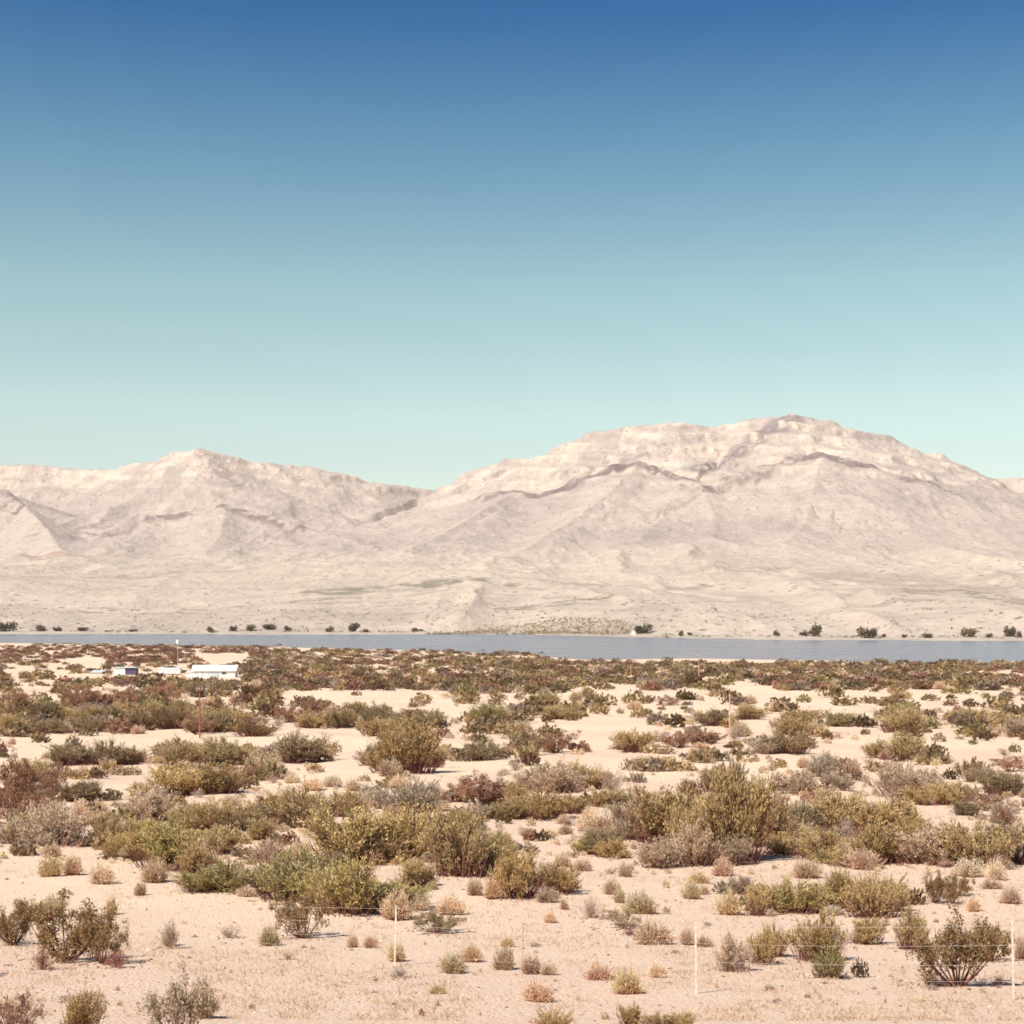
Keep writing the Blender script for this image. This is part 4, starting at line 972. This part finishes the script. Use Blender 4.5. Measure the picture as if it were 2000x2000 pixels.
def litter():
    r = np.random.default_rng(33)
    big = [p for p in single if p['k'] in 'GCT' and p['py'] > 1450]
    P = []; S = []
    for p in big:
        n = 26; a = r.uniform(0, 6.283, n); q = r.uniform(0.5, 1.35, n) * p['wm'] * 0.6
        P.append(np.stack([p['x'] + np.cos(a) * q, p['y'] + np.sin(a) * q], 1)); S.append(r.uniform(0.05, 0.22, n) * min(1.6, p['wm'] / 2.5))
    P = np.concatenate(P); S = np.concatenate(S)
    z = ground_z(P[:, 0], P[:, 1]); a = r.uniform(0, 6.283, len(P))
    p0 = np.stack([P[:, 0], P[:, 1], z + 0.01], 1); p1 = p0 + np.stack([np.cos(a) * S, np.sin(a) * S, np.abs(r.normal(0, 0.25, len(P))) * S], 1)
    v, f = sticks(p0, p1, 0.012, 0.006)
    c = np.repeat(np.array([[0.30, 0.16, 0.12], [0.40, 0.27, 0.21], [0.22, 0.10, 0.08]])[r.integers(0, 3, len(P))], 6, 0)
    tag(obj('fallen_twigs', mesh_np('fallen_twigs', v, f, col=c), M['stuff']), 'fallen twigs lying round the shrubs', 'twigs', kind='stuff')
near_grass(); stones(); litter()
# ------------------------------------------------------------------ trees along the far shore
def far_tree_mesh(seed, n=420):
    r = np.random.default_rng(seed)
    nl = 7; c = np.stack([r.uniform(-0.6, 0.6, nl), r.uniform(-0.5, 0.5, nl), r.uniform(0.3, 0.72, nl)], 1); rad = r.uniform(0.22, 0.4, nl)
    k = r.integers(0, nl, n)
    pos = c[k] + unit(r.normal(size=(n, 3))) * (rad[k] * r.uniform(0.5, 1, n) ** 0.5)[:, None] * [1, 1, 0.8]
    pos[:, 2] = np.clip(pos[:, 2], 0.04, 1.0)
    crown = cards(pos, unit(r.normal(size=(n, 3)) + [0, 0, 0.3]), 0.24, 0.075, r)
    b = r.normal(0, 0.06, (6, 3)) * [1, 1, 0]; e = c[:6] * [0.8, 0.8, 0.9]
    return crown, sticks(b, e, 0.035, 0.012)
TREE = []
for s in range(4):
    (cv, cf), (tv, tf) = far_tree_mesh(700 + s)
    a = mesh_np('shore_crown', cv, cf); b = mesh_np('shore_trunk', tv, tf); a.materials.append(M['leaf']); b.materials.append(M['stem']); TREE.append((a, b))
SHORE = [(14, 30, 17, 'dark'), (80, 21, 11, 'dark'), (111, 15, 8, 'brown'), (163, 22, 6, 'brown'), (260, 14, 5, 'brown'), (413, 12, 11, 'dark'), (455, 16, 10, 'dark'), (489, 20, 10, 'olive'), (526, 25, 9, 'dark'), (564, 11, 10, 'dark'),
         (644, 18, 9, 'olive'), (689, 25, 14, 'dark'), (715, 12, 6, 'brown'), (817, 18, 6, 'dark'), (1259, 30, 15, 'dark'), (1329, 10, 9, 'brown'), (1347, 8, 6, 'brown'), (1517, 12, 11, 'dark'), (1574, 18, 8, 'dark'), (1591, 23, 18, 'dark'),
         (1694, 31, 19, 'dark'), (1726, 10, 6, 'brown'), (1767, 9, 6, 'brown'), (1810, 21, 7, 'dark'), (1892, 24, 16, 'olive'), (1930, 13, 8, 'dark'), (1974, 23, 17, 'dark'), (1991, 10, 10, 'brown')]
TLAB = {14: 'largest dark tree at the left end of the far shore', 1694: 'largest round dark tree on the right half of the far shore', 1591: 'leaning dark tree on the far shore with a low tail at left', 1259: 'dark tree by the cream tent on the far shore',
        1892: 'paler olive round tree on the far shore at right', 1974: 'dark round tree near the right end of the far shore', 689: 'darkest tree on the far shore left of centre'}
prevname = None
for i, (px, w, h, tone) in enumerate(SHORE):
    fs = float(np.interp(px, FS_X, FS_Y))
    d = CAMZ * F / (fs - HY) + 26 + (i * 37 % 23)
    x = (px - CX) / F * d; z = far_z(x, d)
    t = empty('shore_tree', (x, d, z - 0.3), i * 1.7)
    t.scale = (w * d / F * 0.74, w * d / F * 0.74, h * d / F * 1.3)
    near = min([q for q in TLAB if q != px], key=lambda q: abs(q - px))
    side = 'right' if px > near else 'left'
    nm = {14: 'the far left tree', 1694: 'the largest right tree', 1591: 'the leaning tree', 1259: 'the tree by the tent', 1892: 'the paler olive tree', 1974: 'the right end tree', 689: 'the darkest tree left of centre'}
    same = sorted([q[0] for q in SHORE if q[0] not in TLAB and min(TLAB, key=lambda k: abs(k - q[0])) == near and (q[0] > near) == (px > near)], key=lambda q: abs(q - near))
    o = ['nearest', 'second', 'third', 'fourth', 'fifth', 'sixth', 'seventh', 'eighth'][same.index(px)] if px in same else ''
    tag(t, TLAB.get(px, '%s small shore tree to the %s of %s' % (o, side, nm[near])), 'tree', 'trees along the far shore')
    a, b = TREE[i % 4]; lc, sc, _ = TONE[tone]
    for me, n_, c in ((a, 'crown', lc), (b, 'trunk', sc)):
        ob = bpy.data.objects.new(n_, me); COL.objects.link(ob); ob.parent = t; ob.color = (*[q * 0.42 * (1.0, 1.06, 1.12)[i_] for i_, q in enumerate(c)], 1)

def reeds():
    r = np.random.default_rng(55); n = 3000
    px = r.normal(1075, 130, n); px = px[(px > 830) & (px < 1310)]; n = len(px)
    fs = np.interp(px, FS_X, FS_Y); d = CAMZ * F / (fs - HY) + r.uniform(12, 105, n) * np.clip(1 - ((px - 1090) / 230) ** 2, 0.1, 1)
    x = (px - CX) / F * d
    kp = fbm(x / 45, d / 60, 5, 3) > 0.46
    x, d = x[kp], d[kp]; n = len(x)
    z = np.array([far_z(a, b) for a, b in zip(x, d)])
    v, f = cards(np.stack([x, d, z - 0.2], 1), unit(r.normal(0, 0.5, (n, 3)) + [0, 0, 1]), 2.0, 0.7, r)
    c = np.repeat(np.array([[0.42, 0.335, 0.235], [0.48, 0.385, 0.28], [0.34, 0.28, 0.19]])[r.integers(0, 3, n)], 4, 0)
    tag(obj('shore_reeds', mesh_np('shore_reeds', v, f, col=c), M['stuff']), 'olive green reeds along the middle of the far shore', 'reeds', kind='stuff')
    # tiny scrub dotted along the rest of the far shore and low bluffs
    n = 900
    px = r.uniform(-200, 2200, n); fs = np.interp(px, FS_X, FS_Y); d = CAMZ * F / (fs - HY) + 30 + 420 * r.uniform(0, 1, n) ** 2.2
    x = (px - CX) / F * d; z = np.array([far_z(a, b) for a, b in zip(x, d)])
    m = 9; P = np.repeat(np.stack([x, d, z], 1), m, 0) + r.normal(0, 1.1, (n * m, 3)) * [1, 1, 0.35]
    v, f = cards(P, unit(r.normal(size=(n * m, 3)) + [0, 0, 0.6]), 1.3, 0.5, r)
    c = np.repeat(np.repeat(np.array([[0.16, 0.11, 0.07], [0.20, 0.15, 0.10], [0.14, 0.12, 0.07]])[r.integers(0, 3, n)], m, 0), 4, 0)
    tag(obj('shore_scrub', mesh_np('shore_scrub', v, f, col=c), M['stuff']), 'tiny dark scrub dotted over the far shore bluffs', 'scrub', kind='stuff')
reeds()

def tent():
    d = CAMZ * F / (1244.0 - HY) + 14; x = (1237 - CX) / F * d; z = far_z(x, d)
    t = empty('tent', (x, d, z)); t.scale = (d / F * 0.75,) * 3
    tag(t, 'tiny cream tent on the far shore beside a dark tree', 'tent')
    mb = MB(); mb.poly([(-7, -5, 0), (7, -5, 0), (7, 5, 0), (-7, 5, 0), (-2, 0, 11), (3, 0, 11)], [(0, 1, 5, 4), (2, 3, 4, 5), (1, 2, 5), (3, 0, 4), (0, 3, 2, 1)])
    obj('canopy', mb.mesh('canopy'), M['canvas'], t)
    mb = MB(); mb.poly([(-1.5, -5.12, 0), (1.5, -5.12, 0), (0.4, -1.7, 7.4)], [(0, 1, 2)])
    obj('door_flap', mb.mesh('door_flap'), M['bluegrey'], t)
tent()

# ------------------------------------------------------------------ the fence in the foreground
def build_fence():
    P = []
    for px, by, hp in ((2380, 2010, 170), (1980, 1953, 153), (1360, 1941, 141), (770, 1886, 117), (198, 1836, 84), (-330, 1800, 70)):
        x, y = px_to_ground(px, by); P.append((x, y, float(ground_z(x, y)), hp * y / F, px))
    root = empty('wire_fence', (P[2][0], P[2][1], P[2][2]))
    tag(root, 'thin wire fence on slender white posts crossing the foreground sand', 'fence')
    ox, oy, oz = P[2][:3]
    lean = [0, -0.02, -0.012, 0.03, -0.03, 0]
    tops = []
    for (x, y, z, h, px), ln in zip(P, lean):
        mb = MB()
        w = 0.015
        # T-section steel post with a short anchor plate
        mb.poly([(x - ox - w + k * ln * h, y - oy - 0.004, z - oz - 0.3 + k * (h + 0.3)) for k in (0, 1)] + [(x - ox + w + k * ln * h, y - oy - 0.004, z - oz - 0.3 + k * (h + 0.3)) for k in (0, 1)]
                + [(x - ox - w + k * ln * h, y - oy + 0.004, z - oz - 0.3 + k * (h + 0.3)) for k in (0, 1)] + [(x - ox + w + k * ln * h, y - oy + 0.004, z - oz - 0.3 + k * (h + 0.3)) for k in (0, 1)],
                [(0, 2, 3, 1), (6, 4, 5, 7), (4, 0, 1, 5), (2, 6, 7, 3), (1, 3, 7, 5), (4, 6, 2, 0)])
        b = len(mb.v)
        mb.poly([(x - ox - 0.004 + k * ln * h, y - oy + 0.004, z - oz - 0.3 + k * (h + 0.3)) for k in (0, 1)] + [(x - ox + 0.004 + k * ln * h, y - oy + 0.004, z - oz - 0.3 + k * (h + 0.3)) for k in (0, 1)]
                + [(x - ox - 0.004 + k * ln * h, y - oy + 0.036, z - oz - 0.3 + k * (h + 0.3)) for k in (0, 1)] + [(x - ox + 0.004 + k * ln * h, y - oy + 0.036, z - oz - 0.3 + k * (h + 0.3)) for k in (0, 1)],
                [(6, 4, 5, 7), (4, 0, 1, 5), (2, 6, 7, 3), (1, 3, 7, 5), (4, 6, 2, 0)])
        obj('post', mb.mesh('post'), M['post'], root)
        tops.append((x + ln * h, y, z, h))
    for f in (0.95, 0.70, 0.45, 0.24):
        for a, b in zip(tops[:-1], tops[1:]):
            mb = MB(); pts = []
            for i in range(9):
                t = i / 8; sag = 0.03 * 4 * t * (1 - t)
                hh = a[3] * (1 - t) + b[3] * t
                pts.append((a[0] * (1 - t) + b[0] * t - ox, a[1] * (1 - t) + b[1] * t - 0.012 - oy, a[2] * (1 - t) + b[2] * t + hh * f - sag - oz))
            mb.tube(pts, 0.0022, 5)
            obj('wire', mb.mesh('wire'), M['wire'], root)
    # a twisted wire stay between two posts
    a, b = tops[2], tops[3]; t = 0.53
    x, y, z = [a[i] * (1 - t) + b[i] * t for i in range(3)]
    mb = MB(); mb.tube([(x - ox, y - oy - 0.02, z - oz + 0.02), (x - ox + 0.01, y - oy - 0.02, z - oz + 0.95)], 0.004, 5)
    obj('stay', mb.mesh('stay'), M['rust'], root)
build_fence()

# ------------------------------------------------------------------ poles
def pole(px, by, hp, mat, rad, label, arm=None, name='utility_pole', cat='pole', lean=0.0):
    x, y = px_to_ground(px, by); z = float(ground_z(x, y)); h = hp * y / F
    t = empty(name, (x, y, z)); tag(t, label, cat)
    mb = MB(); mb.tube([(0, 0, -0.5), (lean * h * 0.5, 0, h * 0.5), (lean * h, 0, h)], [rad, rad * 0.88, rad * 0.72], 8)
    obj('shaft', mb.mesh('shaft'), mat, t)
    if arm:
        mb = MB(); mb.box(lean * h - arm, lean * h + arm, -0.16 - rad, -rad * 0.6, h * 0.955, h * 0.975); obj('crossarm', mb.mesh('crossarm'), mat, t)
        for s in (-0.85, 0, 0.85):
            mb = MB(); X = lean * h + s * arm; mb.tube([(X, -0.08 - rad, h * 0.975), (X, -0.08 - rad, h * 0.975 + 0.12), (X, -0.08 - rad, h * 0.975 + 0.28)], [0.05, 0.09, 0.05], 6)
            obj('insulator', mb.mesh('insulator'), M['bluegrey'], t)
    return t, h, lean
pole(390, 1441, 97, M['rust'], 0.12, 'rusty brown utility pole with short crossarm on the left plain', 0.42)
pole(1425, 1446, 91, M['pinkwood'], 0.095, 'tall bleached pinkish pole among shrubs right of centre', lean=0.004)
pole(1365, 1336, 57, M['pinkwood'], 0.13, 'shorter pinkish pole by the lake with a small top', 0.35, lean=-0.005)
pole(1232, 1325, 28, M['pinkwood'], 0.12, 'short faint pinkish pole left of the other two')
pole(165, 1405, 28, M['rust'], 0.10, 'thin dark stake in the rusty brush at left', name='stake')
pole(396, 1321, 38, M['rust'], 0.09, 'slim dark pole standing in front of the long white house', name='slim_pole')
t, h, _ = pole(347, 1311, 52, M['bluegrey'], 0.09, 'slim mast with a white head left of the long house', name='lamp_mast', cat='mast')
mb = MB(); mb.tube([(0, 0, h), (0, 0, h + 0.5), (0, 0, h + 1.5), (0, 0, h + 1.8)], [0.25, 0.6, 0.6, 0.15], 10); obj('mast_head', mb.mesh('mast_head'), M['house'], t)

def marker():
    x, y = px_to_ground(1797, 1339); z = float(ground_z(x, y)); s = y / F
    t = empty('marker_sign', (x, y, z)); tag(t, 'small white marker standing among the shrubs near the right shore', 'sign')
    mb = MB(); mb.box(-1.2 * s, 1.2 * s, -0.05, 0.05, -0.3, 7 * s); obj('post', mb.mesh('post'), M['house'], t)
    mb = MB(); mb.box(-3 * s, 3 * s, -0.13, -0.052, 6.5 * s, 12 * s); obj('board', mb.mesh('board'), M['house'], t)
marker()

# ------------------------------------------------------------------ the homestead
def gable(mb_w, L, D, H, R, over=0.35):
    """walls with gable ends into mb_w; returns a roof mesh builder"""
    a, b = L / 2, D / 2
    mb_w.poly([(-a, -b, -0.4), (a, -b, -0.4), (a, b, -0.4), (-a, b, -0.4), (-a, -b, H), (a, -b, H), (a, b, H), (-a, b, H), (-a, 0, H + R), (a, 0, H + R)],
              [(0, 1, 5, 4), (2, 3, 7, 6), (1, 2, 6, 9, 5), (3, 0, 4, 8, 7)])
    m = MB(); o = over; e = R / b * o
    for s in (-1, 1):
        y0 = s * (b + o); z0 = H - e
        pts = [(-a - o, y0, z0 + 0.02), (a + o, y0, z0 + 0.02), (a + o, 0, H + R + 0.02), (-a - o, 0, H + R + 0.02)]
        pts += [(x, y, z + 0.12) for x, y, z in pts]
        m.poly(pts, [(4, 5, 6, 7), (0, 3, 2, 1), (0, 1, 5, 4), (1, 2, 6, 5), (2, 3, 7, 6), (3, 0, 4, 7)])
    return m

def wall_piece(name, t, x0, x1, z0, z1, yf, mat, frame=None, depth=0.05):
    mb = MB(); mb.box(x0, x1, yf - depth, yf - 0.003, z0, z1); o = obj(name, mb.mesh(name), mat, t)
    if frame:
        f = 0.10; mb = MB()
        mb.box(x0 - f, x1 + f, yf - depth - 0.03, yf - 0.004, z1, z1 + f); mb.box(x0 - f, x1 + f, yf - depth - 0.05, yf - 0.004, z0 - f, z0)
        mb.box(x0 - f, x0 - 0.002, yf - depth - 0.03, yf - 0.004, z0, z1); mb.box(x1 + 0.002, x1 + f, yf - depth - 0.03, yf - 0.004, z0, z1)
        obj('window_frame', mb.mesh('window_frame'), frame, o)
    return o

def homestead():
    def at(px, by):
        x, y = px_to_ground(px, by); return x, y, float(ground_z(x, y)), y / F
    # long house
    x, y, z, s = at(418, 1322)
    t = empty('long_house', (x, y + 2.5, z), 0.02); tag(t, 'long low white house with pale metal roof beside a dark shrub', 'house')
    L, H, R = 82 * s, 13.0 * s, 8.5 * s
    mb = MB(); rf = gable(mb, L, 5.4, H, R, 0.5); obj('wall', mb.mesh('wall'), M['house'], t); r_ = obj('roof', rf.mesh('roof'), M['roof'], t)
    for i in range(13):   # standing seams on the near slope
        X = -L / 2 - 0.3 + (L + 0.6) * i / 12; m = MB()
        m.poly([(X - 0.04, -3.18, H - 0.30 + 0.05), (X + 0.04, -3.18, H - 0.30 + 0.05), (X + 0.04, -0.05, H + R + 0.14), (X - 0.04, -0.05, H + R + 0.14),
                (X - 0.04, -3.18, H - 0.30 + 0.14), (X + 0.04, -3.18, H - 0.30 + 0.14), (X + 0.04, -0.05, H + R + 0.20), (X - 0.04, -0.05, H + R + 0.20)],
               [(4, 5, 6, 7), (0, 1, 5, 4), (1, 2, 6, 5), (3, 0, 4, 7), (2, 3, 7, 6)])
        obj('roof_seam', m.mesh('roof_seam'), M['roof'], r_)
    wall_piece('window', t, 15 * s, 24 * s, 5.0 * s, 9.5 * s, -2.7, M['glass'], M['house'])
    wall_piece('pale_panel', t, -12 * s, 10 * s, 0.6 * s, 9.6 * s, -2.7, M['bluegrey'], None, 0.08)
    wall_piece('door', t, -25 * s, -20 * s, 0, 10.5 * s, -2.7, M['bluegrey'], None, 0.07)
    wall_piece('window', t, -37 * s, -31 * s, 5.0 * s, 9.5 * s, -2.7, M['bluegrey'], M['house'])
    # lean-to left of the house
    x, y, z, s = at(369, 1321)
    t = empty('lean_to', (x, y + 2.2, z)); tag(t, 'small white lean-to at the left end of the long white house', 'shed')
    mb = MB(); a = 7 * s; mb.poly([(-a, -1.5, -0.4), (a, -1.5, -0.4), (a, 1.5, -0.4), (-a, 1.5, -0.4), (-a, -1.5, 7 * s), (a, -1.5, 8.5 * s), (a, 1.5, 9.5 * s), (-a, 1.5, 8 * s)], [(0, 1, 5, 4), (1, 2, 6, 5), (2, 3, 7, 6), (3, 0, 4, 7)])
    obj('wall', mb.mesh('wall'), M['house'], t)
    mb = MB(); p = [(-a - .2, -1.8, 6.9 * s + .03), (a + .1, -1.8, 8.4 * s + .03), (a + .1, 1.7, 9.6 * s + .03), (-a - .2, 1.7, 8.1 * s + .03)]; p += [(u, v, w + .1) for u, v, w in p]
    mb.poly(p, [(4, 5, 6, 7), (0, 3, 2, 1), (0, 1, 5, 4), (1, 2, 6, 5), (2, 3, 7, 6), (3, 0, 4, 7)]); obj('roof', mb.mesh('roof'), M['roof'], t)
    # white shed, the shade on its right half painted in as dark violet
    x, y, z, s = at(244, 1318)
    t = empty('shed', (x, y + 2, z)); tag(t, 'white shed with its shaded right half coloured dark violet', 'shed')
    mb = MB(); mb.box(-21 * s, 0, -1.8, 1.8, -0.4, 13.5 * s); obj('wall', mb.mesh('wall'), M['house'], t)
    mb = MB(); mb.box(0.004, 21 * s, -1.6, 1.8, -0.4, 12.6 * s); w = obj('shaded_side', mb.mesh('shaded_side'), M['purple'], t)
    for k in range(4):
        X = (3 + k * 4.8) * s; m = MB(); m.box(X, X + 0.35 * s + 0.05, -1.66, -1.603, 0, 12 * s); obj('batten', m.mesh('batten'), M['purple'], w)
    mb = MB(); mb.box(-21.6 * s, 21.8 * s, -2.15, 2.0, 13.5 * s + 0.004, 14.6 * s); obj('roof', mb.mesh('roof'), M['bluegrey'], t)
    # pale trailer
    x, y, z, s = at(330, 1318)
    t = empty('trailer', (x, y + 1.8, z)); tag(t, 'pale low trailer with blue grey roof between shed and long house', 'trailer')
    L = 21 * s
    mb = MB(); mb.box(-L, L, -1.25, 1.25, 2.2 * s, 11 * s); obj('body', mb.mesh('body'), M['house'], t)
    mb = MB(); mb.poly([(-L - .1, -1.4, 11 * s + .003), (L + .1, -1.4, 11 * s + .003), (L + .1, 1.4, 11 * s + .003), (-L - .1, 1.4, 11 * s + .003), (-L, -1.0, 13.4 * s), (L, -1.0, 13.4 * s), (L, 1.0, 13.4 * s), (-L, 1.0, 13.4 * s)],
                       [(0, 1, 5, 4), (1, 2, 6, 5), (2, 3, 7, 6), (3, 0, 4, 7), (4, 5, 6, 7), (0, 3, 2, 1)]); obj('roof', mb.mesh('roof'), M['bluegrey'], t)
    for k in range(3): wall_piece('window', t, (-14 + k * 11) * s, (-10.5 + k * 11) * s, 5 * s, 8.6 * s, -1.25, M['bluegrey'], M['house'])
    for k in (-0.45, 0.35):
        m = MB(); m.tube([(k * L, -1.2, 1.8 * s), (k * L, -1.0, 1.8 * s)], 1.8 * s, 14); obj('wheel', m.mesh('wheel'), M['purple'], t)
    m = MB(); m.box(-L * 0.96, L * 0.96, -1.0, 1.0, 1.5 * s, 2.2 * s - 0.004); obj('chassis', m.mesh('chassis'), M['purple'], t)
    # low pale shed at the left
    x, y, z, s = at(192, 1318)
    t = empty('low_shed', (x, y + 2, z)); tag(t, 'low pale blue grey shed roof half hidden by shrubs at far left', 'shed')
    mb = MB(); mb.box(-14 * s, 14 * s, -1.5, 1.5, -0.4, 4.5 * s); obj('wall', mb.mesh('wall'), M['house'], t)
    mb = MB(); a = 16 * s; p = [(-a, -1.9, 4.2 * s + .05), (a, -1.9, 4.2 * s + .05), (a, 1.8, 7.5 * s), (-a, 1.8, 7.5 * s)]; p += [(u, v, w + .1) for u, v, w in p]
    mb.poly(p, [(4, 5, 6, 7), (0, 3, 2, 1), (0, 1, 5, 4), (1, 2, 6, 5), (2, 3, 7, 6), (3, 0, 4, 7)]); obj('roof', mb.mesh('roof'), M['bluegrey'], t)
homestead()
# ------------------------------------------------------------------ thin dusty air
def build_haze():
    mb = MB(); mb.box(-6500, 6500, -120, 7600, -14, 655)
    o = obj('haze', mb.mesh('haze'), None)
    m = bpy.data.materials.new('haze_air'); m.use_nodes = True
    nt = m.node_tree; nt.nodes.clear()
    out = N(nt, 'ShaderNodeOutputMaterial'); v = N(nt, 'ShaderNodeVolumePrincipled')
    v.inputs['Color'].default_value = (0.97, 0.92, 0.88, 1); v.inputs['Density'].default_value = 0.00003; v.inputs['Anisotropy'].default_value = 0.0
    nt.links.new(v.outputs[0], out.inputs['Volume'])
    o.data.materials.append(m)
    tag(o, 'thin pale dusty air over the whole desert and lake', 'haze', kind='stuff')
build_haze()
